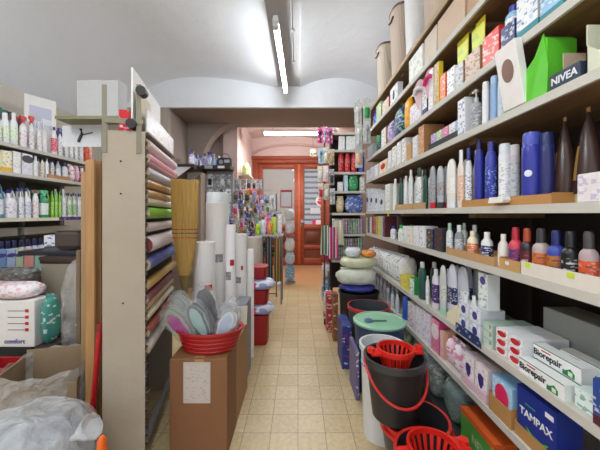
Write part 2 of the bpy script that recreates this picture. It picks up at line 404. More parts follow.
# ================================================================ THE ROOM
YB = 4.5; YW = 7.5; ZC = 3.2
XL, XR = -2.9, 1.28
# floor: small square tiles with dark joints
def tilemat():
    m, nt, b = newmat('floor_tiles'); Lk = nt.links
    tc = nt.nodes.new('ShaderNodeTexCoord'); br = nt.nodes.new('ShaderNodeTexBrick')
    br.offset = 0; br.squash = 1; br.inputs['Scale'].default_value = 1; br.inputs['Brick Width'].default_value = .162; br.inputs['Row Height'].default_value = .162
    br.inputs['Mortar Size'].default_value = .0022; br.inputs['Mortar Smooth'].default_value = .3
    br.inputs['Color1'].default_value = lin('D2BE95'); br.inputs['Color2'].default_value = lin('C6B086'); br.inputs['Mortar'].default_value = lin('83745A')
    nz = nt.nodes.new('ShaderNodeTexNoise'); nz.inputs['Scale'].default_value = 38; nz.inputs['Detail'].default_value = 6
    Lk.new(tc.outputs['Object'], br.inputs['Vector']); Lk.new(tc.outputs['Object'], nz.inputs['Vector'])
    cr = nt.nodes.new('ShaderNodeValToRGB'); cr.color_ramp.elements[0].position = .35; cr.color_ramp.elements[0].color = (.80,.76,.66,1); cr.color_ramp.elements[1].position = .65; cr.color_ramp.elements[1].color = (1,1,1,1)
    Lk.new(nz.outputs['Fac'], cr.inputs['Fac'])
    mx = nt.nodes.new('ShaderNodeMix'); mx.data_type = 'RGBA'; mx.blend_type = 'MULTIPLY'; mx.inputs[0].default_value = .8
    Lk.new(br.outputs['Color'], mx.inputs[6]); Lk.new(cr.outputs['Color'], mx.inputs[7])
    # worn terracotta patch near the door
    n3 = nt.nodes.new('ShaderNodeSeparateXYZ'); Lk.new(tc.outputs['Object'], n3.inputs[0])
    mr = nt.nodes.new('ShaderNodeMapRange'); mr.inputs[1].default_value = 4.9; mr.inputs[2].default_value = 5.8; Lk.new(n3.outputs[1], mr.inputs[0])
    m2 = nt.nodes.new('ShaderNodeMix'); m2.data_type = 'RGBA'; m2.inputs[7].default_value = lin('BE9064'); Lk.new(mr.outputs[0], m2.inputs[0]); Lk.new(mx.outputs[2], m2.inputs[6])
    Lk.new(m2.outputs[2], b.inputs['Base Color']); b.inputs['Roughness'].default_value = .38
    return m
struct('floor', bx(-3.0, 1.4, -1.4, 9.2, -.05, 0), [tilemat()], 0)
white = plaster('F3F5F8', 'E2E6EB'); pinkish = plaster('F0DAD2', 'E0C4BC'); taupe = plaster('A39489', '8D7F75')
struct('wall_left', bx(XL-.1, XL, -1.4, YB, 0, 2.75), [plaster('D9D2C6', 'C3BAAD')], 0)
struct('wall_right', bx(XR, XR+.1, -1.4, YW+.1, 0, 3.4), [plaster('6B5A50', '55463D')], 0)
# shallow plaster vaults either side of a flat strip
def vault(x0, x1, z0, zm, z1, y0, y1, p=2.):
    m = MB(); K = 22; t = .08; prev = None
    pts = []
    for i in range(K+1):
        u = i/K; x = x0+(x1-x0)*u; base = z0+(z1-z0)*u; a = 1-abs(2*u-1)**p; pts.append((x, base+(zm-(z0+z1)/2)*a))
    n = len(m.v)
    for y in (y0, y1):
        m.v += [(x, y, z) for x, z in pts] + [(x, y, 3.7) for x, z in pts]
    k = K+1
    for i in range(K):
        m.f += [(i, i+1, 2*k+i+1, 2*k+i), (k+i, 3*k+i, 3*k+i+1, k+i+1), (i, k+i, k+i+1, i+1), (2*k+i, 2*k+i+1, 3*k+i+1, 3*k+i)]; m.m += [0]*4
    m.f += [(0, 2*k, 3*k, k), (K, k+K, 3*k+K, 2*k+K)]; m.m += [0, 0]
    return m
def lvault():
    m = MB(); pts = []
    for i in range(31):
        u = i/30; x = -.30+(-2.6)*u
        z = 3.2+.15*math.sin(PI*min(1, u/.95)) - .62*max(0, (u-.52)/.48)**2.3
        pts.append((x, z))
    return m, pts
m, pts = lvault()
for y in (-1.4, YB): m.v += [(x, y, z) for x, z in pts] + [(x, y, 3.6) for x, z in pts]
k = len(pts)
for i in range(k-1):
    m.f += [(i, i+1, 2*k+i+1, 2*k+i), (k+i, 3*k+i, 3*k+i+1, k+i+1), (i, k+i, k+i+1, i+1), (2*k+i, 2*k+i+1, 3*k+i+1, 3*k+i)]; m.m += [0]*4
m.f += [(0, 2*k, 3*k, k), (k-1, 2*k-1, 4*k-1, 3*k-1)]; m.m += [0, 0]
struct('ceiling', m, [white], 50)
struct('ceiling_vault', vault(.03, XR, 3.2, 3.34, 3.12, -1.4, YB), [white], 50)
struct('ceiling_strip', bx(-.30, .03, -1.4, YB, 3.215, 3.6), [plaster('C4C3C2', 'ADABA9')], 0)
# cross beam: pale face, taupe soffit, then the haunched opening to the back room
m = MB(); m.box(XL, XR, YB, YB+.05, 2.90, 3.6); struct('trim_1', m, [white], 0)
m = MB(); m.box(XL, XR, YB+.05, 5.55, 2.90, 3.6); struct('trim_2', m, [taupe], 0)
m = MB()                                                        # haunch at the left of the opening
o = [(-2.0, 2.9), (-2.0, 0), (-1.72, 0), (-1.72, 2.05)] + [(-1.72+.62*(1-math.cos(a)), 2.05+.85*math.sin(a)) for a in [PI/2*i/10 for i in range(1, 11)]]
n = len(o); m.v += [(x, 5.3, z) for x, z in o]+[(x, 5.55, z) for x, z in o]
m.f += [tuple(range(n)), tuple(range(2*n-1, n-1, -1))]; m.m += [0, 0]
for i in range(n): j = (i+1) % n; m.f.append((i, n+i, n+j, j)); m.m.append(0)
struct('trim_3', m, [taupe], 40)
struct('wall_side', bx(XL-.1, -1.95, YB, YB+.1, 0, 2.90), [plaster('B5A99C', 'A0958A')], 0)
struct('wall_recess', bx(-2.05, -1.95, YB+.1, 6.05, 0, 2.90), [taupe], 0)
struct('wall_rear_left', bx(-2.05, -1.15, 6.05, 6.2, 0, 3.4), [pinkish], 0)
struct('wall_pier', bx(-1.42, -1.15, 5.7, 6.05, 0, 3.05), [pinkish], 0)
struct('wall_inner', bx(-1.25, -1.15, 6.2, YW, 0, 3.4), [pinkish], 0)
# back wall with the door opening and a lunette arch
DX0, DX1, DZ = -1.13, .82, 2.68
m = MB(); m.box(XL, DX0, YW, YW+.2, 0, 3.5); m.box(DX1, XR, YW, YW+.2, 0, 3.5); m.box(DX0, DX1, YW, YW+.2, DZ, 3.5)
struct('wall_back', m, [pinkish], 0)
m = MB(); arc = []
for i in range(25):
    a = PI*i/24; arc.append((-.1+1.18*math.cos(a), 2.66+.40*math.sin(a)))
for r, y in ((1., YW-.06), (1., YW)): pass
n = len(arc); out = arc; inn = [(-.1+(x+.1)*.93, 2.66+(z-2.66)*.86) for x, z in arc]
for y in (YW-.05, YW): m.v += [(x, y, z) for x, z in out] + [(x, y, z) for x, z in inn]
for i in range(n-1):
    m.f += [(i, i+1, n+i+1, n+i), (i, 2*n+i, 2*n+i+1, i+1), (n+i, n+i+1, 3*n+i+1, 3*n+i)]; m.m += [0]*3
struct('trim_4', m, [plaster('E0BDB4', 'D0A9A2')], 50)
struct('ceiling_rear', vault(-2.05, XR, 2.9, 3.25, 2.9, 5.55, YW, p=2.2), [plaster('F2E0D8', 'E6CEC6')], 50)

# door: two glazed leaves in a red-brown frame
redwood = woodmat('8E3C24', 'A85232', (1, 1, 14)); darkwood = woodmat('5E2C1C', '7A3E28', (12, 1, 2))
m = MB(); y0, y1 = YW-.04, YW+.12
m.box(DX0, DX0+.13, y0, y1, 0, DZ-.12, bev=.012); m.box(DX1-.13, DX1, y0, y1, 0, DZ-.12, bev=.012); m.box(DX0, DX1, y0, y1, DZ-.12, DZ, bev=.012)
m.box(DX0-.03, DX1+.03, y0-.03, y0, DZ-.02, DZ+.06, bev=.008)
struct('door_frame', m, [redwood], 40)
glass = glassmat()
mid = .03
def leaf(n, x0, x1, lock):
    e = link('door_%d' % n, None); e['kind'] = 'structure'
    f = MB(); s = .12; yy, yz = YW, YW+.06; zt = DZ-.13
    f.box(x0, x0+s, yy, yz, .02, zt, bev=.006); f.box(x1-s, x1, yy, yz, .02, zt, bev=.006)
    f.box(x0+s, x1-s, yy, yz, zt-.12, zt, bev=.006); f.box(x0+s, x1-s, yy, yz, .02, .2, bev=.006); f.box(x0+s, x1-s, yy, yz, .92, 1.04, bev=.006); f.box(x0+s, x1-s, yy, yz, .42, .52, bev=.006)
    link('door_leaf', f.mesh('door_leaf', [redwood if n == 1 else redwood], 40), e)
    p = MB(); p.box(x0+s, x1-s, yy+.02, yz-.02, .2, .42); p.box(x0+s, x1-s, yy+.02, yz-.02, .52, .92)
    p.box(x0+s+.06, x1-s-.06, yy+.008, yy+.02, .58, .86, bev=.008); link('lower_panel', p.mesh('lower_panel', [darkwood], 40), e)
    g = MB(); g.box(x0+s, x1-s, yy+.026, yy+.034, 1.04, zt-.12); link('glass_pane', g.mesh('glass_pane', [glass], 0), e)
    if lock:
        h = MB(); h.box(x0+.03, x0+.09, yy-.012, yy, .98, 1.16, bev=.004); h.tube([(x0+.06, yy-.012, 1.1), (x0+.06, yy-.06, 1.1), (x0+.17, yy-.06, 1.1)], .01)
        link('door_handle', h.mesh('door_handle', [plain('grey', .3, .8)]), e)
    return e
leaf(1, DX0+.13, mid-.0, False); leaf(2, mid, DX1-.13, True)
m = MB(); m.box(mid-.035, mid+.035, YW-.03, YW, .05, DZ-.14, bev=.012); struct('door_astragal', m, [woodmat('B8562F', 'CC6C3C', (1, 1, 14))], 40)
# the street side: pale wall and slatted shutter
struct('wall_street', bx(-2.4, .15, 9.0, 9.1, 0, 3.4), [plaster('C9BFAF', 'B2A898')], 0)
m = MB(); m.box(.15, 2.2, 9.02, 9.1, 0, 3.4, mi=1)
for i in range(20): m.box(.2, 2.1, 8.96, 9.02, .2+i*.16, .29+i*.16)
struct('wall_street_shutter', m, [plain('C4CCDA', .5), plain('4A5468', .5)], 0)

# ================================================================ LAMPS: SEEN TUBES AND UNSEEN ADDED ONES
def tubelamp(a, b, name, label, r=.017):
    A, B = Vector(a), Vector(b); t = (B-A).normalized(); Ln = (B-A).length
    e = link(name, None); e.location = A; ALL.append([e, label, '']); e['category'] = 'light'; e['group'] = 'fluorescent tube lamps'
    m = MB(); m.tube([(0,0,0), tuple(B-A)], r, 12); link('tube', m.mesh('tube', [glow('F4FAFF', 75)]), e)
    for p_, q_ in ((-t*.05, t*.01), (B-A-t*.01, B-A+t*.05)):
        m = MB(); m.tube([tuple(p_), tuple(q_)], r*1.5, 12); link('end_cap', m.mesh('end_cap', [plain('offwhite', .4)]), e)
    m = MB(); q = Vector((0, 0, .06)); s = t.cross(Vector((0, 0, 1)))*.028
    n = 0
    for k in (Vector((0,0,0))-t*.05, B-A+t*.05):
        m.v += [tuple(k+q-s-Vector((0,0,.03))), tuple(k+q+s-Vector((0,0,.03))), tuple(k+q+s*.7+Vector((0,0,.02))), tuple(k+q-s*.7+Vector((0,0,.02)))]
    m.f += [(0,1,2,3), (7,6,5,4)] + [(i, i+4, (i+1) % 4+4, (i+1) % 4) for i in range(4)]; m.m += [0]*6
    m.tube([tuple(-t*.04), tuple(-t*.04+q)], .008); m.tube([tuple(B-A+t*.04), tuple(B-A+t*.04+q)], .008)
    link('housing', m.mesh('housing', [plain('white', .4)], 30), e)
    zt = 3.215 if A.y < YB else 3.1
    for k in (.12, .88):
        p = (B-A)*k; rd = MB(); rd.tube([tuple(p+q), (p.x, p.y, zt-A.z)], .004, 6); link('hanger', rd.mesh('hanger', [plain('grey', .4, .6)]), e)
    return e
tubelamp((-.20, 2.72, 2.99), (-.172, 4.18, 3.0), 'tube_lamp', 'bare fluorescent tube lamp hanging from the white ceiling strip')
tubelamp((-.68, 6.0, 2.90), (.72, 6.0, 2.90), 'tube_lamp', 'horizontal fluorescent tube lamp in front of the pink arch')
tubelamp((-.20, -.6, 2.99), (-.20, .9, 2.99), 'tube_lamp', 'unseen tube lamp added for light, further forward under the ceiling strip')  # made-up lamp out of view around the camera, added to brighten the room
tubelamp((-2.0, .2, 2.75), (-2.0, 1.7, 2.75), 'tube_lamp', 'unseen tube lamp added for light above the left aisle')  # made-up lamp outside the frame, added to brighten the left side
def area(loc, sx, sy, e, rot=(0,0,0), c=(1,.985,.97)):
    l = bpy.data.lights.new('lamp_light', 'AREA'); l.shape = 'RECTANGLE'; l.size = sx; l.size_y = sy; l.energy = e; l.color = c
    o = bpy.data.objects.new('lamp_light', l); COL.objects.link(o); o.location = loc; o.rotation_euler = rot; return o
area((-.19, 3.45, 2.95), .06, 1.4, 7)
area((0, 5.9, 2.84), 1.4, .06, 45, c=(1,.93,.9))
area((-.2, .15, 2.93), .06, 1.4, 7)  # downlight of the unseen lamp added around the camera
area((-2.0, .95, 2.70), .06, 1.4, 7)  # downlight of the unseen lamp added over the left aisle
w = bpy.data.worlds.new('World'); SC.world = w; w.use_nodes = True
w.node_tree.nodes['Background'].inputs[0].default_value = (.93, .96, 1, 1); w.node_tree.nodes['Background'].inputs[1].default_value = 1.3
# conduit along the ceiling strip
m = MB(); m.tube([(-.06, 1.2, 3.207), (-.06, 3.9, 3.207)], .008, 8)
for y in (1.9, 2.5, 3.1, 3.75): m.box(-.085, -.035, y, y+.03, 3.195, 3.215)
o = link('cable_conduit', m.mesh('cable_conduit', [plain('lightgrey', .5)])); o['category'] = 'pipe'; ALL.append([o, 'thin grey cable conduit clipped along the ceiling strip', ''])

# ================================================================ RIGHT SHELVING
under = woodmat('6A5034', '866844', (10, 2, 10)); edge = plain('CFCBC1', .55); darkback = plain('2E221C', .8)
e = link('shelving_unit', None); e['category'] = 'shelf'; ALL.append([e, 'long right-hand wall shelving packed with toiletries, cream fronts and brown boards', ''])
SD = .40
for k, z in RZ.items():
    if k == 9: continue
    m = MB(); y1 = 3.75
    m.box(SX+.012, SX+SD, .30, y1, z-.028, z, mi=1); m.box(SX, SX+.012, .30, y1, z-.032, z, mi=0); m.box(SX+.012, SX+SD, .30, y1, z, z+.0004, mi=0)
    link('shelf', m.mesh('shelf', [edge if k != 1 else plain('sand', .6), under], 0), e)
    if k < 8:
        for yy in (.55, 1.55, 2.6, 3.6):
            b = MB(); b.box(SX+.05, SX+SD, yy-.03, yy+.03, z-.055, z-.028); link('bracket', b.mesh('bracket', [under], 0), e)
m = MB(); m.box(SX, SX+SD, .30, 3.75, .0, .12); link('plinth', m.mesh('plinth', [plain('charcoal', .6)], 0), e)
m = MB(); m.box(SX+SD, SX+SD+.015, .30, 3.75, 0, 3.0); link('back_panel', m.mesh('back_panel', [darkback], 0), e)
for yy in (.30, 1.55, 2.75):
    m = MB(); m.box(SX+SD-.04, SX+SD, yy, yy+.03, .12, 2.9); link('upright', m.mesh('upright', [plain('darkbrown', .6)], 0), e)
# cross unit that closes the aisle side
CY = 3.78
CZ = [2.56, 2.33, 2.11, 1.83, 1.59, 1.315, 1.05, .72]
e = link('shelving_unit', None); e['category'] = 'shelf'; ALL.append([e, 'narrow cross shelving facing the camera at the end of the right shelves', ''])
for z in CZ[1:]:
    m = MB(); m.box(.43, .848, CY+.012, CY+.3, z-.025, z, mi=1); m.box(.43, .848, CY, CY+.012, z-.03, z, mi=0); link('shelf', m.mesh('shelf', [edge, under], 0), e)
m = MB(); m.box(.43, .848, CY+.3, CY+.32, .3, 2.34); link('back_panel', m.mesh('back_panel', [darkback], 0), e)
m = MB(); m.box(.44, .46, CY+.26, CY+.3, 0, 2.34); m2 = MB(); m2.box(.82, .84, CY+.26, CY+.3, 0, 2.34)
for q in (m, m2): link('upright', q.mesh('upright', [plain('darkbrown', .6)], 0), e)

# LEFT SHELVING
e = link('shelving_unit', None); e['category'] = 'shelf'; ALL.append([e, 'left wall shelving with cream boards full of cleaning bottles', ''])
for k, (z, ye) in {1: (LZ[1], 3.68), 2: (LZ[2], 3.68), 3: (LZ[3], 3.62), 4: (LZ[4], 3.02)}.items():
    m = MB(); m.box(LX-.38, LX-.012, 1.9, ye, z-.028, z, mi=1); m.box(LX-.012, LX, 1.9, ye, z-.032, z)
    link('shelf', m.mesh('shelf', [plain('cream', .6) if k > 2 else edge, plain('8A8378', .6)], 0), e)
m = MB(); m.box(XL+.003, XL+.018, 1.9, 3.7, 0, 2.3); link('back_panel', m.mesh('back_panel', [plain('5B574E', .8)], 0), e)
for yy in (1.95, 3.1, 3.6):
    m = MB(); m.box(XL+.02, XL+.05, yy, yy+.03, 0, 2.25); link('upright', m.mesh('upright', [plain('grey', .5, .5)], 0), e)
# far left shelf under the soffit
e = link('wall_shelf', None); e['category'] = 'shelf'; ALL.append([e, 'dark brown wall shelf with blue bottles under the soffit', ''])
m = MB(); m.box(-1.93, -1.60, 4.62, 5.28, 2.03, 2.07); m.box(-1.612, -1.60, 4.62, 5.28, 2.0, 2.03); link('board', m.mesh('board', [plain('3E2A20', .6)], 0), e)
for yy in (4.64, 5.22):
    m = MB(); m.prism([(-1.93, 1.85), (-1.90, 1.85), (-1.66, 2.03), (-1.93, 2.03)], yy, yy+.03); link('bracket', m.mesh('bracket', [plain('white', .5)], 0), e)

e = link('wall_shelf', None); e['category'] = 'shelf'; ALL.append([e, 'dark shelf facing the camera with a radio, on a grey panel', ''])
m = MB(); m.box(-1.62, -1.12, 4.98, 5.26, 2.05, 2.11); link('board', m.mesh('board', [plain('3E2A20', .6)], 0), e)
m = MB(); m.box(-1.60, -1.14, 5.26, 5.285, 0, 2.05); link('panel', m.mesh('panel', [plain('9A9EA2', .6)], 0), e)
m = MB(); m.box(-1.55, -1.42, 4.972, 4.98, 2.055, 2.105); m2 = MB(); m2.box(-1.33, -1.22, 4.972, 4.98, 2.06, 2.10); link('price_strip', m.mesh('price_strip', [plain('silver', .5)], 0), e); link('price_strip', m2.mesh('price_strip', [plain('white', .5)], 0), e)
# hook rail for the packs at the far corner of the right shelves
e = link('hook_rail', None); e['category'] = 'rail'; ALL.append([e, 'thin metal hook rails carrying translucent packs at the far shelf corner', ''])
for x, z in ((.70, 2.605), (.79, 2.625), (.70, 2.345), (.78, 2.365), (.71, 2.105)):
    m = MB(); m.tube([(x, 3.42, z), (x, 3.775, z)], .004, 6); link('rod', m.mesh('rod', [plain('grey', .4, .6)]), e)

# ================================================================ CAMERA
cd = bpy.data.cameras.new('camera'); cam = bpy.data.objects.new('camera', cd); COL.objects.link(cam); SC.camera = cam
cd.sensor_width = 36; cd.lens = 18; cam.location = (0, 0, EYE); cam.rotation_euler = (PI/2, 0, 0); cd.clip_start = .02
cd.shift_x = 2/600; cd.shift_y = -11/600
SC.view_settings.view_transform = 'Standard'; SC.view_settings.look = 'None'; SC.view_settings.gamma = 1; SC.view_settings.exposure = 0
# ================================================================ RIGHT SHELVES, board by board from the ceiling down
def rloc(yc, z, inset=0.): return (SX+inset, yc, z)
# ---- topmost board: laundry bins
def bin_parts(w, d, h, body, rim, slats):
    m = MB(); m.lathe([(w/2*.8,0,1),(w/2*.82,.012,0),(w/2*.96,h*.96,0),(w/2,h*.965,1),(w/2*1.03,h*.985,1),(w/2,h,1)], 28, ey=d/w, p=3.2)
    g = MB(); g.tube([(-.06,-d/2*1.0,h*.86),(0,-d/2*1.02,h*.83),(.06,-d/2*1.0,h*.86)], .008, 8)
    return [('bin', m.mesh('bin', [stripes(body, body, 'B8AA97', 90, 0) if slats else plain(body, .5), plain(rim, .4)])), ('grip', g.mesh('grip', [plain(rim, .4)]))]
for x, y, w, d, h, b, r, s, l in ((1.0, 3.28, .27, .27, .57, 'CDBFAE', 'brown', True, 'beige laundry bin with dark rim, farthest of those'),
        (.99, 2.76, .28, .27, .62, 'CBB7A6', 'brown', True, 'beige laundry bin with dark rim, in front of the farthest,'),
        (.99, 1.98, .36, .30, .6, 'CBB5A3', 'brown', True, 'big beige ribbed laundry bin with dark base, nearest of those'),
        (.97, 2.38, .22, .24, .62, 'F0F0F0', 'white', False, 'plain white laundry bin standing between two beige bins')):
    put('laundry_bin', l, 'bin', bin_parts(w, d, h, b, r, s), (x, y, RZ[1]+.0005), -PI/2, 'laundry bins on the topmost right board', place='on topmost right board')
# ---- second shelf: brown cartons and odds
R(2, 440, 470, -14, 'box', 'C7A98A', 'D2B79B', 'brown', 'white', d=.3, z=0, sc=12, desc='large light brown carton with flaps', name='carton')
R(2, 427, 440, 18, 'box', 'E2D6C4', 'D9C8B2', 'black', 'white', d=.25, sc=14, desc='pale carton with a black slanted mark', name='carton')
R(2, 411, 426, 40, 'box', 'EDE9DE', 'F0F0EC', 'palegreen', 'beige', d=.22, sc=18, desc='white and green printed carton', name='carton')
R(2, 470, 500, -40, 'box', 'B98F6B', 'C09A78', 'brown', 'cream', d=.28, sc=12, desc='brown carton with open lid', name='carton')
R(2, 392, 400, 91, 'box', 'white', 'white', 'black', 'white', d=.05, desc='small white box with a black window', badge=('oval', 'black', .05, .09, .5))
R(2, 384, 391, 104, 'box', 'red', 'cream', 'red', 'orange', d=.06, desc='red and cream flat box')
R(2, 378, 383, 107, 'box', 'palegreen', 'palegreen', 'olive', 'white', d=.06, desc='pale green upright box')
R(2, 373, 378, 108, 'flat', 'royal', 'navy', 'blue', 'white', desc='deep blue oval bottle at the far end')
# ---- third shelf
def lying3(yc):
    stand(carton(.14, .12, .135, 'kraft', 'C9A98A', 'black', 'brown', desc='brown box with black bold print', text='GILLINI', tc='black', ts=.03) if False else carton(.13, .12, .135, 'kraft', 'C9A98A', 'black', 'brown', desc='brown box with black bold print'), SX+.08, 1.50, RZ[3]+.0005, -PI/2, 'on third right shelf')
    stand(carton(.12, .12, .135, 'kraft', 'lightgrey', 'black', 'charcoal', desc='grey box with a black figure printed'), SX+.08, 1.64, RZ[3]+.0005, -PI/2, 'on third right shelf')
R(3, 545, 570, -12, 'box', 'white', 'sky', 'white', 'teal', d=.14, band='teal', desc='white and sky blue carton with a teal band')
R(3, 521, 544, 2, 'box', 'lightgrey', 'white', 'sky', 'navy', d=.12, band='teal', desc='white carton with teal lettering band')
R(3, 505, 520, 30, 'box', 'navy', 'navy', 'white', 'sky', d=.12, desc='navy blue flat box with white print')
stand(bottle('short', .06, .05, .12, 'sky', 'royal', 'white'), SX+.05, side_spot(1, 507, 519, .05, 'box')[0], RZ[3]+.075, -PI/2, 'on a navy box, third right shelf')
R(3, 486, 504, 40, 'box', 'red', 'E64A35', 'white', 'white', d=.13, desc='red box with white slanted print')
R(3, 471, 485, 62, 'box', 'kraft', 'C9A98A', 'black', 'brown', d=.12, desc='brown box with black bold print', text='BIOLIST', tc='black', ts=.045, tz=.6) if False else lying3(1.50)

def flap(px, ytop, w, c, ink, l, inset=.03):
    """upright display card leaning back"""
    y = side_spot(1, px-3, px+3, inset, 'box')[0]; z = RZ[3]+.0005; h = EYE-(ytop-214)*y/300-z
    m = MB(); m.box(-w/2, w/2, 0, .004, 0, h, front=1); m.box(-w/2, w/2, .004, .05, 0, .003)
    put('display_card', l, 'display card', [('card', m.mesh('card', [plain(c, .5), printed(c, ink, 'white', 22, .4)], 0))], (SX+inset, y, z), -PI/2, 'display cards on the third right shelf', place='on third right shelf')
for px, yt, w, c, ink, l in (()) and ((475, 42, .10, 'yellow', 'lime', 'bright yellow display card, nearer of the yellow pair'), (460, 44, .11, 'yellow', 'lime', 'bright yellow display card, farther of the yellow pair')):
    flap(px, yt, w, c, ink, l, .17)
R(3, 450, 458, 72, 'box', 'EFEFEF', 'white', 'black', 'charcoal', d=.05, desc='white narrow box with black figure')
R(3, 443, 449, 77, 'box', 'orange', 'orange', 'F0803A', 'white', d=.08, desc='bright orange box')
R(3, 437, 442, 64, 'box', 'yellow', 'gold', 'brown', 'yellow', d=.03, desc='tall mustard yellow display card', name='display_card', cat='display card')
R(3, 431, 436, 66, 'box', 'white', 'white', 'sky', 'lightgrey', d=.03, desc='tall white display card with hanging hole', name='display_card', cat='display card')
R(3, 425, 430, 88, 'box', 'charcoal', 'white', 'navy', 'charcoal', d=.09, desc='white and charcoal shaving box', band='navy')
def slipper_parts(c1, c2):
    s = MB(); out = [(.045*math.cos(a)*(1 if math.sin(a) > 0 else .8), .11+.11*math.sin(a)) for a in [2*PI*i/20 for i in range(20)]]; s.prism(out, -.006, .006)
    st = MB(); st.tube([(-.042,-.004,.11),(-.03,-.03,.14),(0,-.042,.15),(.03,-.03,.14),(.042,-.004,.11)], .014, 8)
    return [('sole', s.mesh('sole', [plain(c1, .6)])), ('strap', st.mesh('strap', [plain(c2, .6)]))]
put('slipper', 'white and pink slipper hanging upright, left of the pair', 'slipper', slipper_parts('EBC9CC', 'white'), (SX+.02, 2.13, RZ[3]+.06), -.6, 'slippers on the third right shelf', place='over third right shelf')
put('slipper', 'white and pink slipper hanging upright, right of the pair', 'slipper', slipper_parts('E7A9B6', 'hotpink'), (SX+.03, 1.98, RZ[3]+.07), -.6, 'slippers on the third right shelf', place='over third right shelf')
R(3, 412, 424, 108, 'box', 'EFEAF0', 'white', 'pink', 'lilac', d=.1, desc='white low box under the slippers')
R(3, 405, 411, 92, 'pack', 'F0B52A', 'orange', 'F0B52A', 3, d=.07, desc='yellow rubber glove pack')
R(3, 394, 404, 104, 'pack', 'navy', 'lime', 'sky', 5, d=.09, desc='dark blue pack with lime splashes')
R(3, 388, 393, 124, 'pack', 'lilac', 'navy', 'white', 5, d=.07, desc='lilac and navy pack')
R(3, 383, 388, 131, 'box', 'tan', 'white', 'gold', 'tan', d=.06)
R(3, 375, 382, 136, 'jar', 'teal', 'green', 'darkgreen', 'white', desc='green lidded jar')
R(3, 369, 374, 148, 'box', 'lightgrey', 'silver', 'charcoal', 'white', d=.06, desc='silver box at the far end')
for yc, l in ((1.50, 'nearer'), (1.64, 'farther')):
    m = MB(); m.prism([(-.05,0),(.05,0),(.055,.15),(-.055,.15)], 0, .004, front=1)
    put('display_card', 'bright yellow display card standing on the brown boxes, %s one' % l, 'display card', [('card', m.mesh('card', [plain('yellow', .5), printed('D8DC3A', 'lime', 'yellow', 22, .4)], 0))], (SX+.05, yc, 2.112), -PI/2, 'yellow cards', place='third right shelf')
# ---- fourth shelf
y = 1.02
stand(carton(.115, .03, .245, 'F1EEEA', 'F4F0EC', 'EADFD6', 'white', sc=10, desc='tall white box with a round portrait window', badge=('oval', '8A6A5C', .065, .09, .6)), SX+.016, 1.185, RZ[4]+.007, -PI/2, 'on fourth right shelf', rx=.16)
m = MB(); m.prism([(-.115,0),(.10,0),(.105,.10),(.085,.215),(.045,.15),(0,.12),(0,.05),(-.115,.045)], -.004, 0); m.box(-.115, .10, 0, .1, 0, .004); m.prism([(.085,.004),(.10,.004),(.10,.19),(.085,.205)], 0, .1); m.box(-.115, -.112, 0, .1, .004, .045)
m.prism([(-.075, .012), (-.045, .012), (-.06, .036)], -.005, -.004, mi=1)
put('display_box', 'bright lime green cut-out display box with dark triangle', 'box', [('display', m.mesh('display', [plain('5FC92E', .5), plain('darkgreen', .5)], 0))], (SX+.012, 1.135, RZ[4]+.0005), -PI/2, place='on fourth right shelf')
stand(carton(.11, .03, .05, '2B3A4E', '2B3A4E', 'white', 'navy', sc=10, desc='dark blue low box lettered NIVEA in white', text='NIVEA', tc='white', ts=.034, tz=.5), SX+.02, .965, RZ[4]+.0005, -PI/2, 'on fourth right shelf')
def opencarton(w, d, h, c, lean, name='open_carton'):
    m = MB(); x, y, t = w/2, d/2, .004
    m.box(-x, x, -y, y, 0, t); m.box(-x, -x+t, -y, y, t, h); m.box(x-t, x, -y, y, t, h); m.box(-x, x, y-t, y, t, h*1.1)
    m.prism([(-x, t), (x, t), (x, h*.45), (x*.4, h*.33), (-x*.4, h*.33), (-x, h*.6)], -y, -y+t)
    f = MB(); f.box(-x*.96, x*.96, 0, .003, 0, h*.4); a = Matrix.Translation((0, y, h*1.1)) @ Matrix.Rotation(lean, 4, 'X'); f.xf(a)
    return [('tray', m.mesh('tray', [plain(c, .6)], 30)), ('flap', f.mesh('flap', [plain(c, .6)], 0))]
put('open_carton', 'open pale beige display carton with cut-away front', 'box', opencarton(.11, .17, .13, 'D9C2A8', -.5), (SX+.135, .965, RZ[4]+.0005), -PI/2, place='on fourth right shelf')
put('open_carton', 'large cream open display carton nearest the camera', 'box', opencarton(.15, .2, .15, 'DDE0C8', .25), (SX+.115, .825, RZ[4]+.0005), -PI/2, place='on fourth right shelf')
R(4, 500, 507, 70, 'flat', 'D5DDE2', 'E8EEF2', 'C5D4E0', 'sky', desc='clear bottle with white cap')
R(4, 491, 500, 68, 'aerosol', '8FB0DC', 'A9C4E8', '8FB0DC', 'white', desc='pale blue cylinder can')
R(4, 483, 491, 75, 'aerosol', 'white', 'E6E8EA', 'white', 'lightgrey', desc='plain white cylinder can')
R(4, 471, 482, 82, 'pump', 'silver', 'C9CCCE', 'grey', 'white', desc='grey pump bottle with pale pump')
R(4, 461, 469, 102, 'box', 'E9ECEF', 'white', 'royal', 'sky', d=.07, desc='white box with blue print beside the pump bottle')
m = MB(); m.box(-.17, .17, -.045, .045, 0, .04)
yb = (1.60+2.02)/2
put('display_tray', 'dark tray holding five small coloured boxes', 'tray', [('tray', tray_mesh(.40, .09, .045, 'charcoal'))], (SX+.07, 1.81, RZ[4]+.0005), -PI/2, place='on fourth right shelf')
for i, (c, i1) in enumerate((('sky','blue'),('white','grey'),('pink','hotpink'),('palegreen','green'),('lilac','violet'))):
    stand(carton(.068, .07, .105, c, c, i1, 'white', desc='small %s box' % cn(c)), SX+.072, 1.65+i*.08, RZ[4]+.004, -PI/2, 'in the dark tray on fourth right shelf', 'small boxes in the dark tray')
R(4, 421, 427, 124, 'box', 'kraft', 'D8A070', 'brown', 'kraft', d=.14, desc='open orange-brown cardboard box', name='carton')
R(4, 415, 420, 138, 'box', 'white', 'white', 'sky', 'lightgrey', d=.08, desc='white cream box')
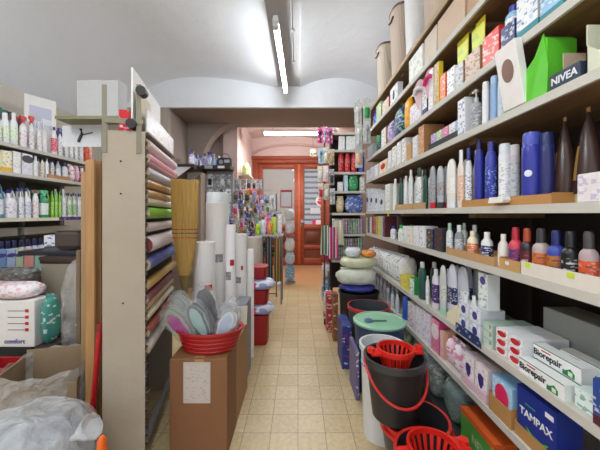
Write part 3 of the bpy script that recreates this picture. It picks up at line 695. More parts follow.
R(4, 409, 414, 145, 'box', 'tan', 'C9985A', 'gold', 'tan', d=.08, desc='plain tan box')
for a, b, t, c, n in ((404,408,139,'F2EFE8','charcoal'),(399,403,143,'white','grey'),(394,398,148,'F0EEE8','black'),(390,393,152,'white','teal')):
    R(4, a, b, t, 'box', c, c, n, 'white', d=.07, desc='white box with %s print' % cn(n))
R(4, 381, 389, 163, 'box', 'F0E6C8', 'F0E6C8', 'red', 'F0E6C8', d=.08, desc='cream soap box with a red oval', badge=('oval', 'red', .16, .06, .55))
for a, b, t in ((376,380,166),(372,375,168),(368,371,171)):
    R(4, a, b, t, 'box', 'white', 'white', 'lilac', 'sky', d=.07, desc='white box with lilac print')
# ---- fifth shelf (just above eye level)
def cone_parts(w, h):
    m = MB(); n = 18
    for k in range(13):
        t = k/12; z = h*(.1+.86*t); rx = w/2*(1-t**1.8)**.9+.002; ry = w/2*.8*(1-t**1.8)**.9+.003
        for i in range(n):
            a = 2*PI*i/n; m.v.append((rx*math.cos(a), ry*math.sin(a), z))
    for k in range(12):
        for i in range(n):
            j = (i+1) % n; cx = -(math.cos(2*PI*i/n)); front = math.sin(2*PI*(i+.5)/n) < -.1
            m.f.append((k*n+i, k*n+j, (k+1)*n+j, (k+1)*n+i)); m.m.append(1 if (front and cx > .2 and 1 < k < 7) else 0)
    m.f.append(tuple(range(n-1, -1, -1))); m.m.append(0)
    c = MB(); c.lathe([(w*.46,0,0),(w*.47,h*.03,0),(w*.47,h*.1,0)], 18, ey=.85)
    s = MB(); s.box(-w*.06, w*.06, -.002, .002, h*.95, h)
    return [('body', m.mesh('body', [plain('3E2A24', .25), plain('gold', .35, .3)])), ('cap', c.mesh('cap', [plain('D5CDA0', .4)])), ('crimp', s.mesh('crimp', [plain('tan', .3)]))]
for i, (yc, h, w) in enumerate(((1.0, .32, .083), (1.088, .315, .08))):
    put('inverted_tube', 'dark brown tapering tube standing on its pale cap, %s of two' % ('nearer' if i == 0 else 'farther'), 'tube', cone_parts(w, h), (SX+.118+.0*i, yc, RZ[5]+.0005), -PI/2, 'brown tubes on the fifth right shelf', place='on fifth right shelf')
stand(bottle('aerosol', .055, .055, .17, 'silver', 'lightgrey', 'grey', 'white', desc='grey can behind the two dark brown tubes'), SX+.20, 1.13, RZ[5]+.0005, -PI/2, 'on fifth right shelf', 'cans on the fifth right shelf')
stand(carton(.12, .09, .085, 'E6DEDD', 'EAE2E2', 'lilac', 'white', desc='blank pinkish white carton nearest the camera'), SX+.055, .865, RZ[5]+.0005, -PI/2, 'on fifth right shelf')
def can(px0, px1, yt, body, cap, label, ink, inset=.02, d='', style='aerosol', e=1):
    yc, D = side_spot(1, px0, px1, inset+.03, 'round'); z = RZ[5]+.0045; h = EYE-(yt-214)*yc/300-z
    D = min(D, .07)
    stand(bottle(style, D, D*e, h, body, cap, label, ink, desc=d), SX+inset+D*e/2, yc, z, -PI/2, 'on fifth right shelf', 'cans and bottles in the kraft tray')
spot = MB(); spot.tube([(.014, -.021, .0), (.0185, -.0285, .0)], .013, 18); spotm = spot.mesh('logo', [plain('E4E8F4', .4)])
can(541, 557, 133, '262C6A', 'navy', '262C6A', 'royal', .05, 'navy hair spray can beside the brown tube')
can(521, 542, 133, '3038A0', '4A56B8', '3038A0', 'white', .02, 'big deep blue hair spray can with white spot')
logo_can = ALL[-1][0]; lg_ = link('logo', spotm, logo_can); lg_.location = (0, 0, .115)
can(512, 523, 145, 'C9BFC4', 'D5D0D2', 'lightgrey', 'grey', .05, 'pale mauve can behind the blue cans')
can(500, 513, 144, 'E8EAEF', 'E0E6EC', 'white', 'silver', .02, 'white hair mousse can with pale cap')
can(486, 500, 142, '3A42A6', '2C3690', '3038A0', 'sky', .02, 'deep blue bottle with rounded cap, right of a matching one', 'flat', .8)
can(476, 487, 140, '3038A0', '20286E', '3038A0', 'white', .03, 'deep blue bottle with rounded cap, left of a matching one', 'flat', .8)
can(467, 476, 148, 'E9EAF0', '2C3690', 'white', 'royal', .02, 'white lotion bottle with a deep blue cap', 'short', .8)
put('display_tray', 'kraft cardboard tray under the deep blue cans', 'tray', [('tray', tray_mesh(.56, .10, .035, 'C08A4E'))], (SX+.062, 1.30, RZ[5]+.0004), -PI/2, place='on fifth right shelf')
m = MB(); m.prism([(-.04,0),(.05,0),(.06,.012),(.05,.024),(-.03,.024)], -.03, .0)
put('paper_tag', 'crumpled white paper price tag on the kraft tray', 'price tag', [('tag', m.mesh('tag', [plain('F2F0EA', .6)], 0))], (SX+.009, 1.27, RZ[5]+.012), -PI/2, place='on fifth right shelf')
behind(R(5, 458, 466, 150, 'short', 'F0E4D8', 'white', 'peach', 'white', desc='cream bottle with a peach label', e=.6), 1)
behind(R(5, 446, 457, 159, 'tottle', 'EFEDE6', 'white', 'F4F2EC', 'offwhite', desc='tall white oval bottle standing on its cap', e=.5), 1)
behind(R(5, 437, 445, 166, 'tottle', 'B9BEC2', 'charcoal', 'silver', 'red', desc='silver grey oval bottle with red print', e=.5), 1)
behind(R(5, 430, 437, 166, 'tottle', '9FA6AC', 'red', 'silver', 'charcoal', desc='silver grey oval bottle beside a red band', e=.5), 1)
behind(R(5, 424, 429, 170, 'flat', 'darkgreen', 'black', 'darkgreen', 'white'), 1)
behind(R(5, 415, 423, 168, 'short', 'EEF0EE', 'darkgreen', 'white', 'green', desc='white round bottle with a dark green cap'), 1)
behind(R(5, 409, 414, 170, 'flat', 'F0F1EE', 'white', 'white', 'lightgrey'), 1)
behind(R(5, 404, 409, 176, 'flat', 'E9EBE6', 'offwhite', 'white', 'palegreen'), 1)
behind(R(5, 399, 404, 178, 'flat', '44605A', '2C4742', '44605A', 'white', desc='dark sage slim bottle'), 1)
behind(R(5, 393, 398, 179, 'flat', 'EDEFE8', 'white', 'white', 'palegreen'), 1)
R(5, 387, 392, 185, 'box', 'E8E8DC', 'white', 'palegreen', 'sand', d=.1, desc='tall white box with pale green print')
for k, yy in enumerate((2.12, 2.34, 2.54)):
    put('display_tray', 'small kraft tray edge under white bottles', 'tray', [('tray', tray_mesh(.19, .012, .035, 'C9A472'))], (SX+.007, yy, RZ[5]+.0004), -PI/2, 'small kraft trays on the fifth right shelf', place='on fifth right shelf')
for a, b, t in ((381,386,194),(376,380,191),(371,375,190),(368,370,189)):
    R(5, a, b, t, 'box', 'white', 'E9EDF4', 'black', 'sky', d=.1, desc='white box with a black round spot', badge=('oval', 'charcoal', .08, .06, .5))
put('price_flag', 'yellow price flag hanging from the shelf edge', 'price tag', [('flag', bx(-.018, .018, -.003, 0, 0, .055).mesh('flag', [plain('yellow', .5)], 0))], (SX-.0005, 2.82, RZ[5]-.055), -PI/2, place='on fifth right shelf')
# ---- sixth shelf: round bath cream bottles in trays
for a, b, yt, body, cap, l1, ink, nm in ((582,601,231,'B9A3A6','4A4648','D9582F','E8B0A0','mauve grey'),(563,582,231,'15181B','1E2226','1E2226','lightgrey','black'),
        (549,567,230,'3848A8','1A2560','B9722E','1F2C63','blue'),(534,551,228,'BDAAA6','3A3638','D0703A','B24A3A','greyish mauve'),
        (523,536,228,'2A2026','B24A2C','5C2230','4A2A30','dark plum'),(511,524,227,'D8485A','C02A3C','5A3A78','E85A6A','coral red')):
    yc, D = side_spot(1, a, b, .05, 'round'); z = RZ[6]+.0045; h = EYE-(yt-214)*yc/300-z; D = min(D*1.17, .066)
    stand(bottle('shoulder', D, D*.95, h, body, cap, l1, ink, desc='%s bath cream bottle with a long %s cap' % (nm, {'4A4648': 'grey', '1E2226': 'black', '1A2560': 'navy', '3A3638': 'dark grey', 'B24A2C': 'rust', 'C02A3C': 'red'}[cap])),
          SX+.018+D/2, yc, z, -PI/2, 'on sixth right shelf', 'bath cream bottles on the sixth right shelf')
m = MB()
put('display_tray', 'white card tray with two yellow tags under dark bottles', 'tray', [('tray', tray_mesh(.30, .10, .05, 'E8E0D4'), None, [('price_tag', bx(-.012, .012, -.052, -.0505, .032, .048).mesh('price_tag', [plain('D6EA2E', .5)], 0), (.115-.23, 0, .0)), ('price_tag', bx(-.012, .012, -.052, -.0505, .03, .046).mesh('price_tag', [plain('D6EA2E', .5)], 0), (.06, 0, 0))])], (SX+.055, 1.00, RZ[6]+.0004), -PI/2, place='on sixth right shelf')
put('display_tray', 'kraft tray with a white sticker under the red bottle', 'tray', [('tray', tray_mesh(.12, .10, .045, 'C99C62'), None, [('sticker', bx(-.02, .0, -.052, -.0505, .022, .036).mesh('sticker', [plain('white', .5)], 0))])], (SX+.055, 1.215, RZ[6]+.0004), -PI/2, place='on sixth right shelf')
put('display_tray', 'kraft tray under four white cream bottles', 'tray', [('tray', tray_mesh(.42, .10, .04, 'C4996A'))], (SX+.055, 1.52, RZ[6]+.0004), -PI/2, place='on sixth right shelf')
for a, b, yt, body, cap, l1, ink, nm in ((500,512,234,'EDE9E0','F2EEE4','EDE9E0','cream','all white round bottle'),(482,495,232,'EEF0F0','F0EEE6','navy','white','white round bottle with a blue label'),(468,480,231,'F0E8D0','EFE2BE','E07A40','white','cream round bottle with an orange label')):
    yc, D = side_spot(1, a, b, .05, 'round'); z = RZ[6]+.0045; h = EYE-(yt-214)*yc/300-z; D = min(D, .075)
    stand(bottle('short', D, D*.9, h, body, cap, l1, ink, desc=nm), SX+.018+D/2, yc, z, -PI/2, 'on sixth right shelf', 'white bottles on the sixth right shelf')
behind(R(6, 455, 464, 225, 'short', '8E979C', 'D8E0E0', 'lightgrey', 'charcoal', desc='grey bottle with a white cap'), 1)
behind(R(6, 447, 454, 223, 'short', 'E4ECE8', 'A9D0C6', 'white', 'teal', desc='white bottle with a mint cap'), 1)
R(6, 437, 446, 228, 'box', '27303A', 'charcoal', 'red', 'black', d=.11, desc='charcoal box with a red print')
R(6, 429, 436, 229, 'box', 'navy', 'darkgreen', 'white', 'red', d=.1, desc='dark green box')
for a, b, t, c, n in ((422,428,226,'white','royal'),(416,421,226,'white','sky'),(410,415,227,'F0E8D8','gold'),(405,409,226,'white','teal')):
    R(6, a, b, t, 'box', c, c, n, 'white', d=.09, desc='%s box with %s print' % (cn(c) if c in HEX else 'cream', cn(n)))
behind(R(6, 398, 404, 225, 'short', 'white', '2FBF5C', 'white', 'lime', desc='white bottle with a bright green cap'), 1)
behind(R(6, 390, 396, 226, 'short', 'E6E8F0', '3C4FA8', 'white', 'lime', desc='white bottle with a blue cap'), 1)
for i, (a, c, n) in enumerate(((387,'maroon','brown'),(384.5,'lightgrey','grey'),(382,'yellow','gold'),(379.8,'tan','red'),(377.6,'olive','yellow'),(375.4,'red','maroon'),(373.4,'white','sky'),(371.4,'darkgreen','green'),(369.4,'cream','gold'))):
    R(6, a-2.2, a, 216+i*.2, 'box', c, c, n, 'white', d=.12, bev=.001, desc='thin %s upright packet' % cn(c), name='packet', cat='packet')
# ---- seventh shelf: toothpaste, mouthwash, soft packs
T = RZ[7]+.0005
def lying(yc, x, z, w, d, h, *a, rz=-PI/2, group=None, place='on seventh right shelf', **k): return stand(carton(w, d, h, *a, **k), x, yc, z, rz, place, group)
def biorepair(yc, x, z, l, rz=-PI/2):
    m = MB(); m.box(-.098, .098, -.022, .022, 0, .052, front=1); c = m.mesh('carton', [plain('F1F4F2', .4), plain('F6F7F6', .4)], 0)
    g = MB(); g.box(.03, .075, -.0228, -.022, .002, .018); g.prism([(.04,.018),(.06,.03),(.075,.018)], -.0228, -.022); g.box(-.098, .098, -.0224, -.022, .049, .052)
    w_ = MB(); w_.box(.052, .068, -.0236, -.0228, .006, .02)
    r = MB(); r.box(-.06, -.02, -.0228, -.022, .038, .0425)
    put('toothpaste_box', l, 'toothpaste box', [('carton', c, None, [('lettering', textmesh('Biorepair', .033, '1C2530', .02), (-.035, -.0228, .024)), ('green_panel', g.mesh('green_panel', [plain('1F7A4C', .5)], 0)), ('tooth_mark', w_.mesh('tooth_mark', [plain('D9EFC0', .5)], 0)), ('red_line', r.mesh('red_line', [plain('red', .5)], 0))])],
        (x, yc, z), rz, 'toothpaste boxes on the seventh right shelf', place='on seventh right shelf')
biorepair(1.065, SX+.03, T, 'white toothpaste box lettered Biorepair, front of the stack,')
biorepair(1.06, SX+.085, T, 'white Biorepair toothpaste box at the bottom behind the front one')
biorepair(1.065, SX+.085, T+.0535, 'white Biorepair toothpaste box, upper one set further back')
biorepair(1.03, SX+.15, T, 'white Biorepair toothpaste box at the back, lower')
biorepair(1.02, SX+.15, T+.0535, 'white Biorepair toothpaste box lying farthest back on top')
lying(.90, SX+.06, T, .10, .07, .06, 'D8EAE4', 'E8F4F0', 'teal', 'green', desc='pale mint toothpaste box beside the front Biorepair box')
lying(.835, SX+.045, T, .07, .08, .13, '2F4F96', '2F4F96', 'white', 'maroon', band='maroon', desc='blue box with white outline at the frame edge')
k = 0
for lev in range(3):
    for j, yc in enumerate((1.205, 1.285)):
        lying(yc, SX+.115, T+lev*.037, .072, .19, .036, 'white', 'white', 'red', 'darkgreen', rz=-PI/2+.03*(lev-1), group='red and white toothpaste boxes',
            desc='red and white flat toothpaste box, %s of the %s stack' % (('bottom', 'middle', 'top')[lev], ('nearer', 'farther')[j]), badge=('oval', 'red', .05, .024, .5))
m = MB()
for lev in range(3):
    lying(1.37, SX+.11, T+lev*.036, .07, .19, .035, 'A9C4B4', 'C4D6C8', 'darkgreen', 'red', group='green toothpaste boxes', desc='grey-green flat toothpaste box, %s of its stack' % ('bottom', 'middle', 'top')[lev])
for lev, l in ((0, 'lower'), (1, 'upper')):
    for j, yc in enumerate((1.46, 1.56)):
        lying(yc, SX+.07, T+lev*.075, .085, .12, .07, 'DDE2EA', 'EDEFF4', 'lilac', 'lightgrey', group='white boxes with purple rings', badge=('oval', '3D3F86', .04, .04, .5),
              desc='white box with a purple ring, %s, %s pile' % (l, ('nearer', 'farther')[j]))
lying(1.43, SX+.06, T+.151, .07, .06, .17, 'E6ECEC', 'EDF1F0', 'teal', 'palegreen', desc='tall white box with a purple round logo', badge=('oval', '54509A', .04, .04, .8))
put('shelf_sign', 'navy blue shelf strip with white print', 'sign', [('sign', bx(-.11, .11, -.004, 0, 0, .045).mesh('sign', [printed('navy', 'white', 'navy', 60, .3)], 0))], (SX-.0005, 1.5, RZ[7]-.02), -PI/2, place='on front of seventh right shelf')
lying(1.16, SX+.29, T+.0, .3, .14, .20, '9EA09A', '8E918C', 'grey', 'charcoal', desc='big dim grey carton at the back', sc=10, name='carton')
lying(.86, SX+.28, T, .2, .14, .24, '4A4744', '4A4744', 'charcoal', 'grey', desc='dark grey tall carton at the back', sc=10, name='carton')
R(7, 472, 479, 296, 'flat', 'D8E4DC', 'white', 'C8DCD0', 'green', desc='clear slim bottle with a white cap')
behind(R(7, 464, 471, 297, 'flat', '7FA088', 'white', '7FA088', 'white', desc='sage green slim bottle with a white cap'), 1)
m = MB(); m.prism([(-.06,0),(.06,0),(.06,.12),(-.06,.04)], -.03, .03)
put('display_box', 'cream cardboard display box with slanted top', 'box', [('display', m.mesh('display', [printed('EDE4C0', 'mint', 'cream', 14, .3)], 0))], (SX+.035, 1.665, T), -PI/2, place='on seventh right shelf')
def ovalpack(px0, px1, yt, body, cap, l1, ink, d, inset=.015, e=.45): behind(R(7, px0, px1, yt, 'tottle', body, cap, l1, ink, desc=d, inset=min(inset, .04), e=e), 1)
ovalpack(458, 470, 263, 'C9CDD6', 'grey', 'DFE3EA', 'navy', 'clear oval comb pack, nearest of the tall ones', .09, .3)
ovalpack(448, 458, 264, 'D3D8E2', 'lightgrey', 'navy', 'white', 'clear oval pack with a navy label')
ovalpack(440, 448, 265, 'D0D6D2', 'mint', 'offwhite', 'teal', 'clear oval pack with a grey label')
behind(R(7, 432, 440, 269, 'flat', 'E4DEE8', 'white', '4A2C6A', 'violet', desc='white bottle with a dark purple label'), 1)
behind(R(7, 427, 431, 276, 'flat', 'F2EEF0', 'white', 'white', 'pink', desc='slim white bottle with pink print'), 1)
behind(R(7, 418, 426, 262, 'flat', '2C5A50', 'D0D6D2', '2C5A50', 'tan', desc='dark green mouthwash bottle with a tan band'), 1)
R(7, 412, 417, 277, 'box', 'green', 'white', 'green', 'darkgreen', d=.06, desc='green and white slim box')
R(7, 402, 411, 274, 'box', 'E4D93A', 'yellow', 'E9E6A0', 'white', d=.09, desc='bright yellow box', band=None)
for i, (a, b, t) in enumerate([(402-2.6*q-2.5, 402-2.6*q, 255-.75*q) for q in range(13)]):
    R(7, a, b, t+0, 'pack', 'F0F0EE', ('offwhite','royal','palegreen','lightgrey')[i % 4], ('white','tan','sky')[i % 3], i, d=.16, desc='white %s refill pack' % ('plain','blue-printed','green-printed','grey-printed')[i % 4], cr=.03)
for i, (a, b, t) in enumerate(((404,410,247),(397,401,250))):
    y = side_spot(1, a, b, .03, 'box')[0]
    stand(carton(.05, .012, .12, 'white', 'F0F2DC', 'olive', 'lime', desc='tilted white card with olive stripe, %s one' % ('nearer', 'farther')[i]), SX+.03, y-.0, T+.20-i*.01, -PI/2+.2, 'on packs of seventh right shelf', ry=-.3) if False else None
m = MB(); m.prism([(-.06,-.035),(.07,-.02),(.075,.004),(.02,.012),(-.05,.006)], -.004, 0); m.prism([(-.05,.004),(.07,.004),(.07,.008),(-.05,.010)], 0, .05)
put('paper_sheet', 'crumpled white paper folded over the shelf edge beside the mint box', 'paper', [('sheet', m.mesh('sheet', [plain('EDEDEA', .7)], 0))], (SX-.001, .93, RZ[7]+.0005), -PI/2, place='on seventh right shelf') if False else None
# ---- eighth shelf
E = RZ[8]+.0005
def e8(yc, x, z, *a, **k): return lying(yc, x, z, *a, place='on eighth right shelf', **k)
def tampax(yc, z, l, place, rz=-PI/2):
    m = MB(); m.box(-.09, .09, -.045, .045, 0, .195)
    g = MB(); g.box(-.05, .0, -.0455, -.045, .14, .143); g.prism([(-.045,.058),(-.02,.03),(.035,.03),(.06,.058),(.03,.045),(-.015,.045)], -.0465, -.0455)
    s = MB(); s.box(.045, .08, -.0465, -.0455, .155, .172)
    put('sanitary_box', l, 'box', [('carton', m.mesh('carton', [plain('26388E', .35)], 0), None, [('lettering', textmesh('TAMPAX', .038, 'white', .02), (0, -.0465, .105)), ('green_shape', g.mesh('green_shape', [plain('5FC92E', .4)], 0)), ('sticker', s.mesh('sticker', [plain('white', .4)], 0))])],
        (SX+.065, yc, z), rz, 'blue boxes on the eighth right shelf', place=place)
put('display_tray', 'low kraft tray around the big blue box', 'tray', [('tray', tray_mesh(.19, .10, .05, 'B88850'))], (SX+.062, 1.10, E), -PI/2, place='on eighth right shelf')
tampax(1.10, E+.0035, 'blue box lettered TAMPAX with a green curved shape', 'on eighth right shelf')
lying(.905, SX+.06, E, .17, .09, .06, '2A3F94', '2A3F94', 'white', 'royal', place='on eighth right shelf', desc='low blue box nearest the camera')
lying(1.275, SX+.055, E+.004, .125, .08, .155, '8FBDE0', 'A9D0EA', 'white', 'sky', place='on eighth right shelf', desc='light blue box with a bright pink oval', badge=('oval', 'D9285A', .085, .10, .58))
put('display_tray', 'kraft tray around the light blue box', 'tray', [('tray', tray_mesh(.14, .10, .075, 'B88850'))], (SX+.055, 1.275, E), -PI/2, place='on eighth right shelf')
for i, yc in enumerate((1.42, 1.525)):
    lying(yc, SX+.05, E+.004, .095, .07, .145, 'E8D9DC', 'F4EEF0', 'pink', 'yellow', place='on eighth right shelf', desc='white and pink box with a blue and red shield, %s one' % ('nearer', 'farther')[i], badge=('shield', '3B2F7C', .042, .07, .5), group='shield boxes')
put('display_tray', 'white and pink tray around two shield boxes', 'tray', [('tray', tray_mesh(.215, .09, .045, 'EBC9D2'))], (SX+.05, 1.472, E), -PI/2, place='on eighth right shelf')
def p8(a, b, yt, *c, **k):
    R(8, a, b, yt, 'pack', *c, **k)
p8(454, 461, 340, 'F0E6EC', 'hotpink', 'D92A76', 4, d=.1, desc='white soft pack with bright pink blots')
p8(447, 453.5, 334, 'F2D6E2', 'hotpink', 'white', 3, d=.1, desc='pink and white folded soft pack')
R(8, 443, 446.5, 330, 'box', 'peach', 'F0C4CC', 'pink', 'white', d=.08, desc='pale pink slim upright box')
R(8, 434, 442.5, 315, 'box', 'D94A88', 'E884A8', 'F4D2DE', 'D92A76', d=.1, desc='hot pink tall pack with a white ring', badge=('oval', 'F7E6EC', .1, .1, .62))
R(8, 425, 433, 309, 'box', 'EFEAF2', 'F2EEF6', 'pink', 'lilac', d=.11, desc='tall white pack with lilac and pink pictures')
R(8, 418, 424, 305, 'box', 'F2EEF2', 'F4F0F4', 'pink', 'mint', d=.1, desc='white pack with mint and pink pictures')
R(8, 410, 417, 301, 'box', 'F0E2E6', 'EFE6EC', 'maroon', 'pink', d=.08, desc='white and maroon pack')
R(8, 401, 409, 296, 'aerosol', '3A66C4', '3A66C4', '3A66C4', 'royal', desc='plain blue bottle with blue cap')
R(8, 396, 400, 294, 'flat', 'E6EBF2', 'white', 'white', 'sky')
R(8, 391, 395, 291, 'flat', 'DCE2E6', 'sky', 'white', 'teal')
for i, (a, b) in enumerate(((387,390.6),(383.6,387),(380.4,383.6),(377.4,380.4),(374.6,377.4))):
    R(8, a, b, 285-i*4.2, 'flat', ('D8D4D8','C9C4CC','E0E2E4','D4D8DC','E6E2E8')[i], ('grey','lightgrey','white','lilac','white')[i], 'lightgrey', 'violet', inset=.02)
    behind(ALL[-1][0], 1)
R(8, 370.5, 374, 262, 'short', 'E9E4F2', 'lilac', 'white', 'lilac', desc='white bottle with lilac rounded cap')
# ---- lowest board
G = RZ[9]+.0005
def l9(yc, x, *a, **k): return lying(yc, x, G, *a, place='on lowest right board', **k)
put('product_box', 'big green box with an orange top stripe and pale lettering', 'box', [('carton', carton_mesh(.27, .10, .165, '48A23A', '55AE42', '48A23A', '55AE42', None, .002, 10), None, [('orange_stripe', bx(-.1352, .1352, -.0515, .05, .14, .1665).mesh('orange_stripe', [plain('E8662A', .5)], 0)), ('lettering', textmesh('NEX', .055, 'palegreen', .02), (.02, -.0515, .07))])], (SX+.06, 1.45, G), -PI/2, place='on lowest right board')
put('stripe_lid', 'orange strip along the top of the green box', 'strip', [('strip', bx(-.106, .106, -.0525, .051, 0, .016).mesh('strip', [plain('E86A2A', .5)], 0))], (SX+.06, 1.155, G+.1622), -PI/2, place='on lowest right board') if False else None
l9(1.25, SX+.06, .11, .10, .13, '8E1F5E', '98246A', 'hotpink', 'violet', desc='magenta box beside the big green box')
l9(1.07, SX+.1, .16, .16, .12, 'D8C0B0', 'D8C0B0', 'charcoal', 'white', desc='pale carton nearest the camera')
put('bagged_cloth', 'clear bag of dark teal and green cloths', 'bag', [('cloth', pack_mesh(.20, .13, .21, '3E5A60', 'green', '48666C', 2, .05)), ('clear_bag', bagged_mesh(.215, .145, .225, 2, 'D8E6E2', .25))], (SX+.075, 1.72, G), -PI/2, place='on lowest right board')
put('bagged_cloth', 'clear bag of grey-green pads beside the black bucket', 'bag', [('cloth', pack_mesh(.2, .12, .21, '5A6E62', 'darkgreen', 'lightgrey', 1, .05)), ('clear_bag', bagged_mesh(.215, .135, .225, 1, 'D8E6E2', .25))], (SX+.075, 1.97, G), -PI/2, place='on lowest right board')
for i in range(4):
    stand(pack(.24, .2, .235, ('white', 'palegreen', 'lightgrey', 'peach', 'sky')[i], ('blue', 'green', 'pink', 'red', 'navy')[i], 'white', i, desc='%s bulky soft pack with %s print' % (('white', 'pale green', 'light grey', 'peach', 'sky blue')[i], ('blue', 'green', 'pink', 'red', 'navy')[i])), SX+.13, 2.27+.32*i, G, -PI/2, 'on lowest right board', 'bulky packs on the lowest right board')

# ---- cross shelves facing the camera at the end
def X(zi, x0, x1, yt, style, *a, dy=.02, e=.8, d=None, **k):
    y = CY+dy; w = (x1-x0)*y/300*.96; xc = ((x0+x1)/2-298)*y/300; z = CZ[zi]+.0005; h = min(EYE-(yt-214)*y/300-z, CZ[zi-1]-.04-z)
    if style in ROUND: p = bottle(style, w, w*e, h, *a, **k); dd = w*e
    elif style == 'box': dd = d or .08; p = carton(w, dd, h, *a, **k)
    else: dd = d or .08; p = pack(w, dd, h, *a, **k)
    stand(p, xc, y+dd/2, z, 0, 'on the cross shelves', '%ss on the cross shelves' % p[1])
X(2, 339, 345, 136, 'box', 'F0F0EE', 'white', 'lightgrey', 'white', desc='plain white narrow box left of a wider one')
X(2, 346, 357, 135, 'box', 'F0F0EE', 'F2F2F0', 'lightgrey', 'white', desc='wide plain white box')
for i, a in enumerate((338.5, 345, 351.5)):
    X(3, a, a+5.6, 152+i*.3, 'aerosol', 'C42A34', 'B0222C', 'red', 'white', desc='red spray can in a row of three, %s' % ('left', 'middle', 'right')[i])
X(3, 359, 365, 151, 'aerosol', '4A62B8', 'sky', '4A62B8', 'white', desc='blue spray can right of the red ones')
X(4, 338, 343, 182, 'box', 'F0F0EE', 'F0F0EE', 'lightgrey', 'sand', desc='small cream packet')
X(4, 344, 348, 174, 'box', 'C4DCEC', 'C9DFEE', 'sky', 'white', desc='light blue tall pack left of the green one')
X(4, 348.5, 359, 174, 'pack', '3AA060', 'green', 'mint', 2, desc='large green pack with pale print')
X(4, 360, 364.5, 177, 'box', 'F0F0EE', 'E6E6E2', 'charcoal', 'white', desc='white and black narrow box')
X(5, 336.5, 344.5, 196, 'pack', 'E2D2A4', 'gold', 'white', 1, desc='straw coloured brush pack')
X(5, 345, 364.5, 195, 'pack', '5A74B4', 'white', 'blue', 2, desc='wide blue bag with white sweeping print')
cl = (('green','white','teal'),('maroon','cream','grey'),('navy','white','pink'),('teal','cream','maroon'),('olive','white','green'),('violet','cream','lilac'),('darkgreen','mint','red'))
def foldcloth(w, d, h, c):
    m = MB(); n = 5
    for i in range(n): m.box(-w/2, w/2, -d/2, d/2, h*i/n+.001, h*(i+1)/n, bev=.008)
    return ('folded_cloth', 'cloth', [('cloth', m.mesh('cloth', [stripes(*c, 52, 0)], 40))], '%s and %s striped folded dish cloth' % (cn(c[0]), cn(c[1])))
for i in range(6):
    stand(foldcloth(.058, .12, .19, cl[i]), .475+.064*i, CY+.09, CZ[6]+.0005, 0, 'in upper row of cross shelves', 'folded cloths on the cross shelves')
for i in range(6):
    stand(foldcloth(.062, .12, .27, cl[(i+2) % 7]), .475+.068*i*.95, CY+.09, CZ[7]+.0005, 0, 'in lower row of cross shelves', 'folded cloths on the cross shelves')
# cloths hung in front of the left end of the cross shelves
def towel(x, y, z, w, h, c, l, place='hanging at end of the cross shelves', grp='hanging cloths'):
    m = MB(); n = 10; k = 8; b = 0
    for s in (-1, 1):
        st = len(m.v)
        for j in range(k+1):
            for i in range(n+1):
                u = i/n; t = j/k; m.v.append(((u-.5)*w*(1+.35*t), .006*s+.014*math.sin(u*9+c_seed(l))*(.3+t), -h*t))
        for j in range(k):
            for i in range(n):
                q = (st+j*(n+1)+i, st+j*(n+1)+i+1, st+(j+1)*(n+1)+i+1, st+(j+1)*(n+1)+i)
                m.f.append(q if s > 0 else q[::-1]); m.m.append(0)
    r = (n+1)*(k+1)
    for i in range(n): m.f.append((i, i+1, r+i+1, r+i)); m.m.append(0); m.f.append((k*(n+1)+i+1, k*(n+1)+i, r+k*(n+1)+i, r+k*(n+1)+i+1)); m.m.append(0)
    for j in range(k):
        m.f.append((j*(n+1), (j+1)*(n+1), r+(j+1)*(n+1), r+j*(n+1))); m.m.append(0); m.f.append(((j+1)*(n+1)-1+n+1, (j+1)*(n+1)-1, r+(j+1)*(n+1)-1, r+(j+1)*(n+1)-1+n+1)); m.m.append(0)
    put('hanging_towel', l, 'towel', [('towel', m.mesh('towel', [stripes(*c, 26, 0)], 60))], (x, y, z), 0, grp, place=place)
def c_seed(l): return sum(map(ord, l)) % 7
towel(.335, CY-.10, 1.16, .09, .36, ('navy','E0E2C8','9CC488'), 'navy, cream and green striped towel, left one,')
towel(.425, CY-.14, 1.14, .09, .38, ('hotpink','navy','E6DCD4'), 'pink and navy striped towel, right one,')
towel(.50, CY-.06, 1.22, .10, .30, ('palegreen','white','peach'), 'pale green and white towel beside the packs')
# carded packs hanging in a strip by the door, and translucent packs at the shelf corner
def hangpack(x, y, ztop, w, h, *a, rz=0., place='', **k): return stand(blister(w, h, *a, **k), x, y, ztop-h, rz, place, 'hanging packs '+place)
import itertools
specs = [(.30,2.42,'hotpink','violet','black','stick'),(.36,2.42,'pink','black','sky','stick'),(.42,2.40,'D85AA0','black','charcoal','stick'),
 (.31,2.16,'sky','white','teal','stick'),(.375,2.16,'offwhite','olive','cream','sponge'),(.44,2.13,'beige','brown','tan','block'),
 (.30,1.93,'cream','sand','white','sponge'),(.37,1.93,'white','peach','offwhite','block'),(.44,1.88,'silver','brown','charcoal','block'),
 (.31,1.71,'offwhite','red','red','block'),(.38,1.70,'beige','sand','white','sponge'),(.45,1.64,'lightgrey','olive','grey','stick')]
for i, (x, zt, c, i1, it, sh) in enumerate(specs):
    hangpack(x-.02, CY+.03-(i % 3)*.03, zt-.02, .065, .2, c, i1, it, sh, place='on the hanging strip by the door')
m = MB(); m.box(.33, .35, CY+.07, CY+.09, 0, 2.45); o = link('display_post', m.mesh('display_post', [plain('brown', .6)], 0)); o['category'] = 'post'; ALL.append([o, 'narrow brown post carrying the hanging packs beside the door', ''])
